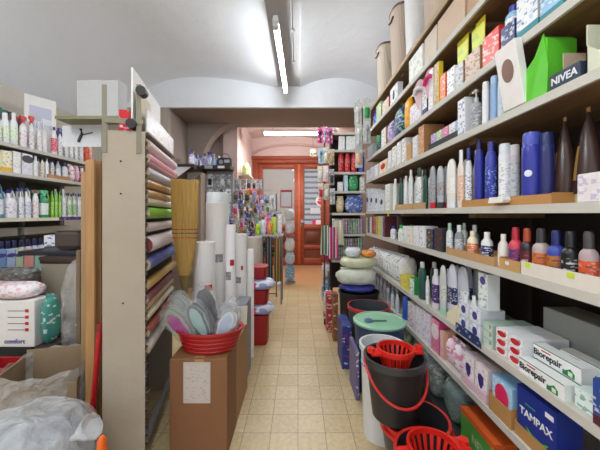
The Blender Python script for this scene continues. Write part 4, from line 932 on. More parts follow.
for i, (x, y, zt) in enumerate(((.70, 3.50, 2.60), (.79, 3.44, 2.62), (.70, 3.46, 2.34), (.78, 3.40, 2.36), (.71, 3.50, 2.10))):
    hangpack(x+.0, y, zt, .085, .26, 'C9CFC8', 'lightgrey', ('offwhite','green','white','silver','peach')[i], ('stick','block','stick','stick','sponge')[i], desc='translucent carded pack holding a %s item' % ('off-white','green','white','silver','peach')[i], place='at far corner of right shelves')

# ================================================================ BUCKETS AND BINS IN THE AISLE
def bucket(r0, r1, h, body, rim, rimh=.02, ey=1., seg=32, lip=None):
    m = MB(); t = .004
    m.lathe([(r0,0,0),(r0+(r1-r0)*.5,h*.5,0),(r1-.002,h-rimh,1),(r1+.008,h-rimh,1),(r1+.009,h,1),(r1-t,h,0),(r1-t-.003,h-rimh,0),(r0-t,.008,0)], seg, ey=ey, caps=False)
    n = len(m.v); m.f.append(tuple(range(seg-1, -1, -1))); m.m.append(0); m.f.append(tuple(n-seg+i for i in range(seg))); m.m.append(0)
    return m.mesh('bucket', [plain(body, .4), plain(rim, .35)])
def handle_mesh(r, h, drop, c, tube=.006, back=.0):
    m = MB(); pts = []
    for i in range(25):
        a = PI*i/24; pts.append((-r*math.cos(a), -(r*1.03)*math.sin(a), h-drop*math.sin(a)))
    m.tube(pts, tube, 8); m.tube([(-r-.004,0,h),(-r+.012,0,h)], .012, 8); m.tube([(r+.004,0,h),(r-.012,0,h)], .012, 8)
    return m.mesh('handle', [plain(c, .35)])
def wringer(r, depth, c):
    """mop wringer: slotted funnel under a flat collar with two lugs"""
    m = MB(); S = 20
    for k, (ra, za, rb, zb) in enumerate(((r, 0, r*.55, -depth),)):
        for i in range(S):
            a = 2*PI*i/S; b = 2*PI*(i+.52)/S
            ca, sa, cb, sb = math.cos(a), math.sin(a), math.cos(b), math.sin(b)
            n = len(m.v)
            for rr, z in ((ra, za), (rb, zb)):
                m.v += [(rr*ca, rr*sa, z), (rr*cb, rr*sb, z), ((rr-.004)*cb, (rr-.004)*sb, z), ((rr-.004)*ca, (rr-.004)*sa, z)]
            for q in range(4): m.f.append((n+q, n+(q+1) % 4, n+4+(q+1) % 4, n+4+q)); m.m.append(0)
            m.f.append((n+3, n+2, n+1, n)); m.f.append((n+4, n+5, n+6, n+7)); m.m += [0, 0]
    col = MB(); K = 32
    def ring(rr, z, w):
        st = len(m.v); return [((rr)*math.cos(2*PI*i/K), rr*math.sin(2*PI*i/K), z) for i in range(K)]
    col_p = [(r+.004, 0), (r+.004, .022), (r-.006, .022), (r-.006, 0)]
    n = len(m.v)
    for rr, z in col_p: m.v += ring(rr, z-.002, 0)
    for q in range(4):
        for i in range(K):
            j = (i+1) % K; q2 = (q+1) % 4; m.f.append((n+q*K+i, n+q*K+j, n+q2*K+j, n+q2*K+i)); m.m.append(0)
    m.lathe([(r*.57, -depth-.003, 0), (r*.57, -depth+.004, 0)], 24)
    f = MB(); f.prism([(-r*1.5,-.004),(-r*.9,-.006),(-r*.9,.004),(-r*1.5,.006)], -.035, .035); f.tube([(-r*1.42,0,.0),(-r*1.42,0,.022)], .018, 10)
    f2 = MB(); f2.prism([(r*.9,-.006),(r*1.5,-.004),(r*1.5,.006),(r*.9,.004)], -.035, .035); f2.tube([(r*1.42,0,.0),(r*1.42,0,.022)], .018, 10)
    return m.mesh('strainer', [plain(c, .3)], 40), (f.mesh('collar_lug', [plain(c, .3)], 40), f2.mesh('collar_lug', [plain(c, .3)], 40))
bk = put('mop_bucket', 'black mop bucket with red handle, stacked on the red-rimmed bucket', 'bucket',
    [('bucket', bucket(.105, .138, .285, '2B2A2C', '3A3B3E', .03)), ('handle', handle_mesh(.146, .262, .145, 'D22A24'))], (.466, 1.45, .335), .05, 'mop buckets in the aisle')
s, f = wringer(.085, .11, 'DE2A1E')
put('mop_wringer', 'bright red mop wringer sitting in the black bucket', 'wringer', [('strainer', s), ('collar_lug', f[0]), ('collar_lug', f[1])], (.472, 1.455, .635), .1, 'mop wringers')
put('mop_bucket', 'dark bucket with a wide red rim under the black bucket', 'bucket',
    [('bucket', bucket(.12, .155, .315, '3A3A3E', 'CE2A24', .05)), ('handle', handle_mesh(.168, .29, .03, 'CE2A24', .007))], (.565, 1.46, .0), .3, 'mop buckets in the aisle')
s, f = wringer(.092, .12, 'E02A1E')
put('mop_bucket', 'dark mop bucket with a red wringer, nearest the camera', 'bucket',
    [('bucket', bucket(.11, .135, .40, '3A3A3E', 'CE2A24', .03, seg=32))], (.51, 1.13, .0), .0, 'mop buckets in the aisle')
put('mop_wringer', 'red mop wringer at bottom of the frame, nearest the camera', 'wringer', [('strainer', s), ('collar_lug', f[0]), ('collar_lug', f[1])], (.56, 1.25, .40), .2, 'mop wringers') if False else put('mop_wringer', 'red mop wringer at bottom of the frame, nearest the camera', 'wringer', [('strainer', s), ('collar_lug', f[0]), ('collar_lug', f[1])], (.51, 1.13, .412), .2, 'mop wringers')
# white tub with blue rim
m = bucket(.11, .126, .535, 'E4E6E8', 'E8EAEC', .03)
put('storage_tub', 'tall white plastic tub behind the black bucket', 'tub', [('bucket', m), ('blue_rim', (lambda q: (q.tube([(.1245*math.cos(2*PI*i/32), .1245*math.sin(2*PI*i/32), .42) for i in range(32)], .003, 6, closed=True), q.mesh('blue_rim', [plain('4A78C0', .4)]))[1])(MB()))], (.50, 1.78, 0))
# blue bin with mint lid
def lidmesh(r, c):
    m = MB(); m.lathe([(r*1.04,0,0),(r*1.06,.012,0),(r*1.0,.022,0),(r*.94,.024,0),(r*.90,.018,0),(r*.88,.018,0),(r*.3,.022,0),(r*.02,.023,0)], 36); return m.mesh('lid', [plain(c, .35)])
kn = MB(); kn.lathe([(.03,.024,0),(.03,.034,0),(.02,.04,0)], 20, c=(-.09,-.05)); kb = MB(); kb.box(-.06, .04, -.058, -.046, .024, .032)
put('lidded_bin', 'dark blue round bin with a mint green lid', 'bin', [('bucket', bucket(.15, .18, .50, '3A4C6C', '3A4C6C', .01)), ('lid', lidmesh(.18, '9FD6B4'), (0,0,.502), [('knob', kn.mesh('knob', [plain('5A78A0', .4)])), ('clip', kb.mesh('clip', [plain('5A8A74', .4)], 0))])], (.60, 2.22, 0))
put('open_bin', 'grey bin with a red rim behind the mint-lidded one', 'bin', [('bucket', bucket(.15, .175, .50, '50545A', 'CE3A3E', .03))], (.62, 2.64, 0), 0, 'open bins in the aisle')
put('open_bin', 'large black bin under blue and cream bags', 'bin', [('bucket', bucket(.17, .20, .52, '26272A', '2E3034', .02, ey=.9))], (.62, 3.06, 0), 0, 'open bins in the aisle')
def bag(n, x, y, z, w, d, h, c, i1, i2, l, seed=1, cat='bag', rz=0.): put(n, l, cat, [('bag', pack_mesh(w, d, h, c, i1, i2, seed, .07))], (x, y, z), rz, 'bags on the black bin')
bag('soft_bag', .60, 3.06, .522, .36, .28, .07, '4A4FB0', 'royal', '3A3F9A', 'blue-violet bag lying on the black bin')
bag('soft_bag', .60, 3.06, .59, .40, .30, .17, 'DCE0D0', 'palegreen', 'white', 'big white and pale green bag, lower of the pile,', 2)
bag('soft_bag', .62, 3.10, .752, .38, .28, .11, 'D6D8B4', 'palegreen', 'cream', 'pale green bag, upper of the pile,', 3)
bag('soft_bag', .57, 3.12, .857, .16, .2, .10, 'E6E8F0', 'lightgrey', 'white', 'small white bag on top of the pale green bag', 4)
bag('soft_bag', .73, 3.12, .857, .14, .2, .07, 'F2A02A', 'hotpink', 'violet', 'orange and pink bright bag on top of the pale green bag', 5)
# small cartons between bins and aisle
for x, y, w, d, h, c, i1, l in ((.415,2.22,.025,.26,.34,'6A6494','white','violet printed flat carton beside the blue bin'),(.36,1.86,.0,0,0,'','',''),
      (.41,2.66,.08,.30,.36,'2F3F8A','red','navy and red printed carton beside the red-rimmed bin'),(.385,3.12,.05,.12,.48,'9A6238','brown','narrow brown wooden box edge beside the black bin'),
      (.36,3.36,.09,.14,.42,'B83A3A','white','red and white printed carton beside the trolley')):
    if w: stand(carton(w, d, h, c, c, i1, 'white', desc=l, sc=25), x, y, 0.0005, 0, '')
# small trolley with white bundle
m = MB(); m.tube([(0,0,.09),(0,0,.62)], .01, 8); m.tube([(-.06,0,.09),(.06,0,.09)], .01, 8)
wh = MB(); wh.tube([(-.055,-.03,.035),(-.035,-.03,.035)], .035, 14); wh2 = MB(); wh2.tube([(.035,-.03,.035),(.055,-.03,.035)], .035, 14)
bn = MB(); bn.pillow(.12, .1, .30, c=(0,0,.10), seed=4, crumple=.08)
put('shopping_trolley', 'small white trolley with black wheels beside the cartons', 'trolley', [('frame', m.mesh('frame', [plain('grey', .4, .5)])), ('wheel', wh.mesh('wheel', [plain('black', .5)])), ('wheel', wh2.mesh('wheel', [plain('black', .5)])), ('bundle', bn.mesh('bundle', [printed('E6E4E2', 'lightgrey', 'pink', 30, .4)]))], (.36, 3.56, 0))
# packs by the far end of the aisle
for i, (x, y, z, w, h, c, i1, l) in enumerate(((.42,4.3,.0,.16,.40,'5A9AC8','white','blue upright pack standing on the floor by the aisle end'),(.42,4.30,.40,.17,.20,'E8E6E4','pink','white bundle on the blue pack'),
      (.44,4.3,.60,.18,.22,'A8283A','hotpink','dark red pack above the white bundle'),(.46,4.3,.82,.18,.22,'C83A58','white','pink and white pack, topmost of the pile by the aisle end'))):
    stand(pack(w, .16, h, c, i1, 'white', i, desc=l), x, y, z+.0005, 0, '', 'packs piled by the aisle end')
# ================================================================ LEFT SHELVES
for a, b, t, c, cap, i1, st, d in ((-6,1,113,'white','white','lime','short',None),(2,9,113,'white','white','lime','short',None),(9.5,18,113,'white','white','lime','short',None)):
    L(1, a, b, t, st, c, cap, 'E6F2DC', 'lime', desc='white oval bottle with a lime green band', e=.6)
for i, (a, b) in enumerate(((-2, 5), (5, 12))):
    y, D = side_spot(-1, a, b, .1, 'round')
    stand(bottle('jar', .09, .09, .08, '7FA8C8', '2E6A5A', 'sky', 'teal', desc='blue and green tub behind the lime banded bottles'), LX-.24, y, LZ[1]+.26, 0, 'above top left shelf') if False else None
for a, b, t in ((-4, 3, 101), (4, 10, 103), (10.5, 14, 105)):
    yc, D = side_spot(-1, a, b, .2, 'round')
    stand(bottle('trigger', .075, .05, .36-.01*(a > 3), '8FB4CC', '1F6A58', 'sky', 'navy', desc='tall blue spray bottle with dark green head'), LX-.22, yc, LZ[1]+.0005, PI/2, 'on top left shelf', 'bottles on the top left shelf')
L(1, 19, 27, 116, 'trigger', 'F0F0F2', 'red', 'white', 'pink', desc='white spray bottle with a red head, left one')
L(1, 28, 34, 116, 'trigger', 'E8EAEC', 'D82A34', 'white', 'navy', desc='white spray bottle with a red head, right one')
L(1, 36, 41, 122, 'jug', 'F2F2F2', 'white', 'white', 'orange', desc='white flask with a small orange print')
L(1, 41, 46, 121, 'jug', 'EEEEF0', 'white', 'white', 'lightgrey', desc='white flask with a handle')
L(1, 51, 57, 127, 'spout', 'white', 'violet', 'E8576A', 'white', desc='white bottle with red circles printed')
L(1, 57, 62, 128, 'trigger', 'E4E6EE', '3B2F7C', 'white', 'charcoal')
for a, b, t in ((63.5,68,133),(68.5,73,134),(73.5,78,133),(78.5,83,135)):
    L(1, a, b, t, 'trigger', 'D5DBE8', '2E3A94', 'F0F0F0', 'tan', desc='clear spray bottle with a royal blue head')
L(1, 84, 88, 142, 'pack', 'E8582E', 'orange', 'black', 2, desc='orange and black pack')
L(1, 88.5, 92.5, 143, 'pack', 'F0A090', 'peach', 'white', 1, desc='salmon pink pack')
stand(carton(.26, .15, .15, '6E4634', '7A4E3A', 'brown', 'brown', desc='dark brown carton behind the blue-headed spray bottles', sc=9, name='carton'), LX-.28, 3.30, LZ[1]+.0005, PI/2, 'on top left shelf')
# picture board leaning
m = MB(); m.box(-.13, .13, -.006, .006, 0, .56); m.box(-.09, .09, -.008, -.006, .24, .46, mi=1)
put('display_board', 'white leaning board with a pale lilac picture', 'display board', [('board', m.mesh('board', [plain('F2F0EC', .5), printed('C4C6DC', 'lightgrey', 'white', 12, .4)], 0))], (LX-.10, 3.03, LZ[1]+.0005), PI/2-.5, place='on top left shelf')
# second
L(2, 0, 10, 152, 'box', 'F2EEC8', 'F4F0D8', 'yellow', 'navy', d=.12, desc='white and yellow box with a blue band', band='F0C040')
L(2, 11, 19, 152, 'box', 'F0F0F0', 'F2F2F0', 'lightgrey', 'peach', d=.12, desc='plain white box beside the clear one')
L(2, 20, 31, 154, 'box', 'E4E6EE', 'E8EAF2', 'lilac', 'white', d=.14, desc='pale box with a dark window and lilac print', badge=('oval', 'charcoal', .12, .07, .75))
L(2, 32, 38, 156, 'short', 'F0F2F4', 'D8DCE8', 'white', 'yellow', desc='white bottle with pale yellow print')
for a, b, t, c, cap, ink in ((39.5,43.5,158,'E6DCC8','navy','sand'),(44,48,158,'F2F4F6','lightgrey','white'),(49.5,53.5,160,'C9CCD6','navy','grey'),(55,60.5,161,'BDC2CE','lilac','charcoal')):
    L(2, a, b, t, 'spout', c, cap, 'white' if cap != 'navy' else 'E9E2D0', ink)
L(2, 61.5, 68, 162, 'short', 'E0E4F0', 'navy', 'white', 'lilac', desc='pale lilac bottle with a navy cap')
L(2, 69, 75, 160, 'pack', 'F4EDF0', 'pink', 'red', 1, desc='white and pink refill pack')
L(2, 75.5, 79, 162, 'pack', 'E8B8C8', 'pink', 'white', 2, desc='light pink refill pack')
L(2, 79.5, 83, 168, 'jar', 'F2F0F2', 'white', 'hotpink', 'white', desc='white tub with a bright pink label')
L(2, 83.5, 87, 165, 'box', 'A87A4C', 'B0845A', 'brown', 'tan', d=.1, desc='kraft box')
L(2, 87.5, 91.5, 171, 'box', 'D9B98A', 'cream', 'tan', 'white', d=.1, desc='cream and tan packet')
yt_ = side_spot(-1, 48, 68, .02, 'box')
put('display_tray', 'kraft tray under bottles', 'tray', [('tray', tray_mesh(.30, .015, .03, 'C08A5E'))], (LX-.008, yt_[0], LZ[2]+.0004), PI/2, place='on second left shelf')
# third
L(3, -6, 3, 182, 'jug', '5C8CA8', 'white', 'E6EEF2', 'sky', desc='blue and white flask at the frame edge')
L(3, 5, 17.5, 190, 'jug', 'F0F2F6', '23307E', 'F2F2F8', 'lilac', desc='wide white flask with navy cap', e=.6)
L(3, 18, 23, 188, 'jug', 'F2F3F6', '23307E', 'white', 'sky', desc='tall white flask with a navy cap, left one')
L(3, 23.5, 31, 188, 'jug', 'F2F3F6', '23307E', 'E8E8F4', '5A62B8', desc='tall white flask with lilac label, right one')
L(3, 32, 38.5, 190, 'spout', 'F4F2F2', 'red', 'F4F2F2', 'D84A6A', desc='white bottle with a red cap and pink print')
L(3, 39.5, 49, 190, 'trigger', '2E9A6C', '6FC7A0', 'E8F0EA', 'white', desc='translucent green bottle with a pale green head')
for a, b in ((50,53.3),(53.6,57),(57.3,60.6)):
    L(3, a, b, 191, 'spout', '8ED24A', '5FB82E', 'A9DC6A', 'E6EEB0', desc='bright lime green bottle', e=1)
L(3, 61, 65.5, 189, 'jug', 'F2F2F4', 'white', 'white', 'violet', desc='white flask with handle beside the lime bottles')
L(3, 66.5, 71, 193, 'jug', 'E4F0E0', 'charcoal', 'C4E0B4', 'green', desc='pale green flask with dark cap, left one')
L(3, 71.5, 76, 193, 'jug', 'E4F0E0', 'charcoal', 'B4D8A4', 'green', desc='pale green flask with dark cap, right one')
for a, b in ((76.5,80.5),(81,85),(85.5,88.5)):
    L(3, a, b, 194, 'jug', 'F2F2F6', '2C3690', 'white', 'lilac', desc='white flask with a deep blue cap')
put('shelf_sign', 'purple printed strip on the shelf edge', 'sign', [('sign', bx(-.22, .22, -.004, 0, 0, .035).mesh('sign', [printed('4A2C6A', 'lilac', 'violet', 50, .3)], 0))], (LX+.0005, 3.36, LZ[3]-.03), PI/2, place='on front of third left shelf')
# fourth: powder boxes
for a, b, c, i1, i2, d in ((-6,4,'7FA4D4','sky','blue','plain light blue powder box'),(5,13.5,'B4C8E8','white','violet','pale blue powder box with a purple emblem'),(14,21.5,'C4D8B8','white','green','pale green powder box with a purple emblem'),
      (22.3,32,'F0A8A0','F2C8B8','orange','salmon powder box with a yellow picture'),(33,42,'9CC8BC','D6ECE8','lilac','mint powder box with a dark round spot'),(43,49,'F0EEF2','white','violet','white powder box with small purple print')):
    bd = ('oval', 'yellow', .09, .06, .16) if 'yellow' in d else (('oval', 'charcoal', .03, .035, .6) if 'spot' in d else ('oval', '54409A', .085, .035, .8))
    L(4, a, b, 249, 'box', c, c, i1, i2, d=.12, desc=d, badge=bd, sc=14)
def lbox(px0, px1, X, z, h, d, c, l, **k):
    yb = 300*X/(px1-298); ya = 300*X/(px0-298)
    stand(carton(yb-ya, d, h, c, c, k.get('i1', 'lightgrey'), 'white', desc=l, sc=12), X-d/2, (ya+yb)/2, z, PI/2, k.get('place', 'on fourth left shelf'))
lbox(8, 36, -2.66, LZ[4]+.26, .07, .14, 'E6E4DE', 'white flat box lying on the back row of dark bottles, left one') if False else None
for i, px in enumerate((-4, 2, 8.5, 15, 21.5, 28, 34.5, 41)):
    yc, D = side_spot(-1, px, px+6, .14, 'round')
    stand(bottle('short', .085, .07, .315, 'D8DCE6', '262A5A', 'white', 'lilac', desc='tall bottle with a navy cap in the back row'), LX-.18, yc, LZ[4]+.0005, PI/2, 'on fourth left shelf', 'back row of navy capped bottles')
for a, b, l in ((8, 35, 'left'), (40, 62, 'right')):
    X_ = -2.84; 
for i, (ya, w, l) in enumerate(((2.62, .34, 'left'), (3.1, .4, 'right'))): pass
put('wall_ledge', 'narrow wall ledge behind the fourth left shelf', 'shelf', [('board', bx(-.03, .0, 0, 0, 0, 0).mesh('b', [edge]))], (0,0,0)) if False else None
m = MB(); m.box(LX-.34, LX-.23, 2.45, 3.72, 1.075, 1.09); o = link('wall_ledge', m.mesh('wall_ledge', [plain('5B574E', .7)], 0)); o['category'] = 'shelf'; ALL.append([o, 'narrow grey ledge carrying two white flat boxes at the left wall', ''])
for ya, yb_, l in ((2.55, 2.93, 'left'), (3.0, 3.62, 'right')):
    stand(carton(yb_-ya, .1, .075, 'E2E0DA', 'E6E4DE', 'lightgrey', 'white', desc='long white flat box, %s one' % l, sc=8), LX-.285, (ya+yb_)/2, 1.0905, PI/2, 'on the narrow wall ledge')
# things beyond the fourth shelf: brown drum box, cabinet, wrapped bundle
stand(carton(.22, .2, .15, '4C4039', '4C4039', '3E342E', '4C4039', desc='dark brown rounded box above the grey cabinet', bev=.025, sc=5), -1.96, 2.63, 1.005, .1, '')
stand(carton(.24, .1, .10, 'E8EAF2', 'EEF0F6', 'lilac', 'royal', desc='white and lilac box left of the dark brown box', sc=20), -2.245, 2.85, 1.0, .3, '')
m = MB(); m.box(-.20, .20, -.2, .2, 0, .90, bev=.01); r = MB(); r.box(-.205, .205, -.205, .205, .90, .955, bev=.006)
put('storage_cabinet', 'grey-brown storage box with a dark rim by the left shelves', 'cabinet', [('body', m.mesh('body', [plain('8A8070', .5)])), ('rim', r.mesh('rim', [plain('3C2A24', .5)]))], (-1.88, 2.62, 0))
m = MB(); m.box(-.30, .22, -.12, .22, 0, .035, bev=.004)
put('dark_tray', 'dark shallow tray of small white packs on the grey-brown box', 'tray', [('tray', m.mesh('tray', [plain('2A2C34', .5)]))], (-2.02, 2.60, .956)) 
stand(carton(.06, .04, .055, 'white', 'white', 'navy', 'white', desc='tiny white box with navy print on the dark tray'), -2.03, 2.45, .9915, 0, '') if False else None
# crumpled clear film bundle with white cloth and a red cap
def film(name, label, cat, loc, w, d, h, seed, c='white', a=.35, parts=(), cr=.09, rz=0):
    m = MB(); m.pillow(w, d, h, seed=seed, crumple=cr, nu=26, nv=18)
    put(name, label, cat, list(parts)+[('clear_film', m.mesh('clear_film', [clearplastic(c, a)], 80))] , loc, rz)
cl_ = MB(); cl_.prism([(-.05,.2),(.06,.2),(.05,.42),(.0,.58),(-.01,.4)], -.03, .02)
cp = MB(); cp.tube([(.0,0,.62),(.0,0,.69)], .03, 12)
film('wrapped_bundle', 'bundle in crumpled clear film with white cloth and a red cap', 'bundle', (-1.50, 2.12, .32), .26, .24, .66, 5, 'white', .16, [('white_cloth', cl_.mesh('white_cloth', [plain('F0ECEA', .8)])), ('red_cap', cp.mesh('red_cap', [plain('red', .4)]))])
bxm = MB(); bxm.box(-.16,.16,-.11,.11,0,.318)
put('carton', 'low dim carton under the film-wrapped bundle', 'carton', [('carton', bxm.mesh('carton', [plain('6A5844', .7)], 0))], (-1.52, 2.12, 0))
# white printed carton, red crate and packs, lower left
lm = MB()
for i in range(4): lm.box(.02, .12, -.0712, -.07, .13+.045*i, .134+.045*i); lm.box(.1, .118, -.0716, -.0712, .122+.045*i, .15+.045*i, mi=1)
wc = carton_mesh(.34, .14, .33, 'E9E7E4', 'EFEDEA', 'white', 'EFEDEA', None, .004, 10)
lm = MB()
for i in range(4): lm.box(-.02, .13, -.0715, -.07, .12+.045*i, .125+.045*i, mi=0)
rm = MB()
for i in range(4): rm.box(.105, .13, -.072, -.0715, .112+.045*i, .135+.045*i)
put('carton', 'white carton with navy lettering and red marks, standing on the dark crate', 'carton', [('carton', wc, None, [('lettering', textmesh('comfort', .045, '2C3690', .02), (.03, -.072, .04)), ('printed_lines', lm.mesh('printed_lines', [plain('6A6A78', .5)], 0)), ('red_marks', rm.mesh('red_marks', [plain('red', .5)], 0))])], (-2.05, 2.21, .351), .0)
m = MB(); m.box(-.30, .19, -.15, .14, 0, .35); put('crate', 'low dark crate under the white lettered carton', 'crate', [('crate', m.mesh('crate', [plain('1E2226', .6)], 0))], (-2.08, 2.28, 0))
put('crate', 'red plastic crate in front of the dark crate', 'crate', [('crate', (lambda q: (q.box(-.16,.16,-.08,.08,0,.02), q.box(-.16,.16,-.08,-.07,.02,.33), q.box(-.16,.16,.07,.08,.02,.33), q.box(-.16,-.15,-.07,.07,.02,.33), q.box(.15,.16,-.07,.07,.02,.33), q.box(-.17,.17,-.09,-.08,.29,.33), q.mesh('crate', [plain('B01E26', .45)], 30))[-1])(MB()))], (-1.86, 1.96, 0))
stand(pack(.34, .2, .12, 'F0E8EA', 'pink', 'lightgrey', 2, desc='white and pink flat pack lying on the white lettered carton'), -2.07, 2.22, .684, 0, '')
stand(pack(.30, .16, .10, '5A5854', 'grey', 'charcoal', 3, desc='dark grey bag lying on the pink flat pack'), -2.12, 2.27, .80, 0, '')
stand(pack(.08, .14, .36, '3E8C7C', 'teal', 'white', 2, desc='teal and white tall pack right of the white lettered carton'), -1.83, 2.22, .351, 0, '')
m = MB(); m.box(-.06,.06,-.09,.09,0,.35); put('carton', 'small dark carton under the teal tall pack', 'carton', [('carton', m.mesh('carton', [plain('3A2E28', .7)], 0))], (-1.815, 2.22, 0)) 

# foreground: film-covered open carton, bagged ball, orange handle
m = MB(); x, y, t = .20, .17, .006; H = .42
m.box(-x, x, -y, y, 0, t); m.box(-x, x, -y, -y+t, t, H-.02); m.box(-x, x, y-t, y, t, H+.05); m.box(-x, -x+t, -y+t, y-t, t, H+.02); m.box(x-t, x, -y+t, y-t, t, H)
f = MB()
def drape(fm, x, y, H, seed):
    rr = random.Random(seed); n = 48; K = 12; base = len(fm.v)
    for k in range(K+1):
        t = k/K
        for i in range(n):
            a = 2*PI*i/n; q = (abs(math.cos(a))**5+abs(math.sin(a))**5)**(-1/5)
            wv = 1+.05+.025*math.sin(7*a+3*t+seed)*t+.012*rr.uniform(-1, 1)
            fm.v.append((x*math.cos(a)*q*wv, y*math.sin(a)*q*wv, (H+.03+.015*math.sin(3*a+seed)+.008*math.sin(11*a))*(1-t)+.01))
    for k in range(K):
        for i in range(n):
            j = (i+1) % n; fm.f.append((base+k*n+j, base+k*n+i, base+(k+1)*n+i, base+(k+1)*n+j)); fm.m.append(0)
drape(f, x, y, H, 3)
put('open_carton', 'large open kraft carton covered in dull clear film, lower left', 'carton', [('carton', m.mesh('carton', [plain('9A8468', .7)], 0)), ('clear_film', f.mesh('clear_film', [clearplastic('CFCBC4', .6, .25)], 80))], (-1.42, 1.72, 0), .25)
m = MB(); m.pillow(.50, .40, .50, seed=9, crumple=.03, nu=54, nv=34)
inn = MB(); inn.pillow(.44, .34, .44, seed=4, crumple=.08)
tf = MB(); tf.lathe([(.01,0,0),(.015,.03,0),(.04,.07,0),(.05,.10,0)], 9, caps=False)
tf.xf(Matrix.Translation((.20, -.05, .42)) @ Matrix.Rotation(1.0, 4, 'Y'))
put('plastic_bag', 'full crumpled clear plastic bag in the bottom left corner', 'bag', [('contents', inn.mesh('contents', [plain('7C8088', .6, 0., .5)])), ('clear_film', m.mesh('clear_film', [clearplastic('E4E8EC', .38, .2)], 80)), ('bag_neck', tf.mesh('bag_neck', [clearplastic('E4E8EC', .55, .2)]))], (-1.085, 1.22, .0))
m = MB(); m.tube([(0,0,.02),(0,0,.40),(0,0,.44),(0,0,.455)], [.018,.018,.016,.008], 14); b = MB(); b.box(-.07,.07,-.05,.05,0,.03,bev=.005)
put('dustpan_handle', 'orange upright dustpan handle beside the clear plastic bag', 'dustpan', [('handle', m.mesh('handle', [plain('F26A1E', .35)])), ('pan', b.mesh('pan', [plain('F26A1E', .35)]))], (-.745, 1.14, 0), 0)

# timber and long handles leaning behind the roll rack
for i, (px0, px1, y, yt, c1, c2, l) in enumerate(((86.5, 95.5, 1.62, 160, 'A07648', 'B88C5A', 'widest pale brown board'), (96, 102, 1.66, 161, '8A6038', '9C7448', 'darker brown board beside the rack'),
        (82, 86.5, 1.85, 172, '9A7C58', 'AC8C66', 'slim brown board with taped wrap'), (77, 81, 2.0, 250, '6E5A44', '7E6A52', 'short dull brown board'))):
    x0 = (px0-298)*y/300; x1 = (px1-298)*y/300; zt = EYE-(yt-214)*y/300
    m = MB(); m.box(-(x1-x0)/2, (x1-x0)/2, -.01, .01, 0, zt, bev=.002)
    put('timber_board', l+' standing upright', 'board', [('board', m.mesh('board', [woodmat(c1, c2, (20, 20, 1.5))], 30))], ((x0+x1)/2, y, 0), 0, 'boards left of the roll rack', place='left of the roll rack')
m = MB(); m.tube([(0, 0, .0), (.045, .03, .69)], .014, 12); h = MB(); h.tube([(.045,.03,.69),(.049,.032,.73)], .017, 12)
put('broom_handle', 'glossy red handle leaning against the roll rack', 'handle', [('pole', m.mesh('pole', [plain('B8161E', .25)])), ('end_cap', h.mesh('end_cap', [plain('darkred', .3)]))], (-1.075, 1.53, 0.002))

# ================================================================ ROLL RACK
AX = Vector((-.203, .979, 0)); RT = Vector((.979, .203, 0)); O = Vector((-.765, 1.5, 0)); ANG = math.atan2(.203, .979)
# panel with perforated posts; local x = right, local y = away
m = MB(); m.box(-.192, 0, 0, .012, 0.0, 1.71); pn = m.mesh('side_panel', [plaster('B8AC9A', 'A89C8A', 3)], 0)
b = MB(); b.lathe([(.004, 0, 0), (.004, .003, 0)], 10); 
scr = []
for (sx, sz) in ((-.11, 1.56), (-.10, .86), (-.11, 1.40)):
    s = MB(); s.tube([(sx, -.003, sz), (sx, .002, sz)], .0045, 10); scr.append(('screw', s.mesh('screw', [plain('3A322A', .4, .6)])))
def post(x, z0, z1):
    p = MB(); p.box(x-.011, x+.011, -.004, 0, z0, z1); p.box(x-.011, x-.008, 0, .02, z0, z1)
    hh = MB()
    return ('post', p.mesh('post', [plain('8A8472', .4, .6)], 0))
q = MB(); q.box(-.185, -.01, -.008, -.004, 1.745, 1.77)
hub = MB(); hub.tube([(0, -.02, 0), (0, .03, 0)], .024, 18)
hubm = hub.mesh('roll_end', [plain('2A2622', .5)])
tooth = []
cone = MB()
for i in range(40): z = .04+i*.041; cone.prism([(.0, z), (.012, z+.022), (.0, z+.03)], 0, .01)
back = MB(); back.box(-.19, -.18, .012, .75, .02, 1.70)
foot = MB(); foot.box(-.03, -.005, .012, .72, .10, .13)
far = MB(); far.box(-.2, -.19+.0, .75, .765, 0, 1.7); far.box(-.2, -.02, .75, .765, 0, 1.72)
spl = [post(-.182, 1.60, 1.93), post(-.028, 1.60, 1.945)]
put('roll_rack', 'tall grey-beige rack panel with notched edge and metal posts', 'rack', [('side_panel', pn, None, scr), spl[0], spl[1], ('cross_bar', q.mesh('cross_bar', [plain('8A8472', .4, .6)], 0)),
    ('notched_strip', cone.mesh('notched_strip', [plain('3A2E26', .6)], 0)), ('back_panel', back.mesh('back_panel', [plain('8E9094', .5)], 0)), ('bottom_rail', foot.mesh('bottom_rail', [plain('silver', .4, .6)], 0)),
    ('far_panel', far.mesh('far_panel', [plain('A39A8A', .6)], 0)), ('roll_end', hubm, (-.015, 0, 1.91)), ('roll_end', hubm, (-.06, 0, 1.745))], tuple(O), ANG, None)
def roll(zc, r, c, l, core='C8B894', x=.03, l0=.02, l1=.74, mat=None, inked=None, cat='roll', name='wrapping_roll'):
    m = MB(); m.lathe([(r, l0, 0), (r, l1, 0)], 24, caps=False); n = len(m.v)
    # end faces with a spiral core
    e = MB(); e.lathe([(r*.96, l0+.002, 0), (r*.96, l1-.002, 0)], 24); k = MB(); k.lathe([(r*.36, l0-.004, 0), (r*.36, l0+.006, 0)], 16)
    M = Matrix.Rotation(-PI/2, 4, 'X')
    for q in (m, e, k): q.xf(M)
    P = O+RT*x
    put(name, l, cat, [('sheet', m.mesh('sheet', [mat or plain(c, .35)])), ('roll_end', e.mesh('roll_end', [plain(core, .6)]), None, [('core', k.mesh('core', [plain('8A6A48', .6)]))])],
        (P.x, P.y, zc), ANG, 'rolls on the rack', place='')
def zat(py): return EYE-(py-214)*1.5/300
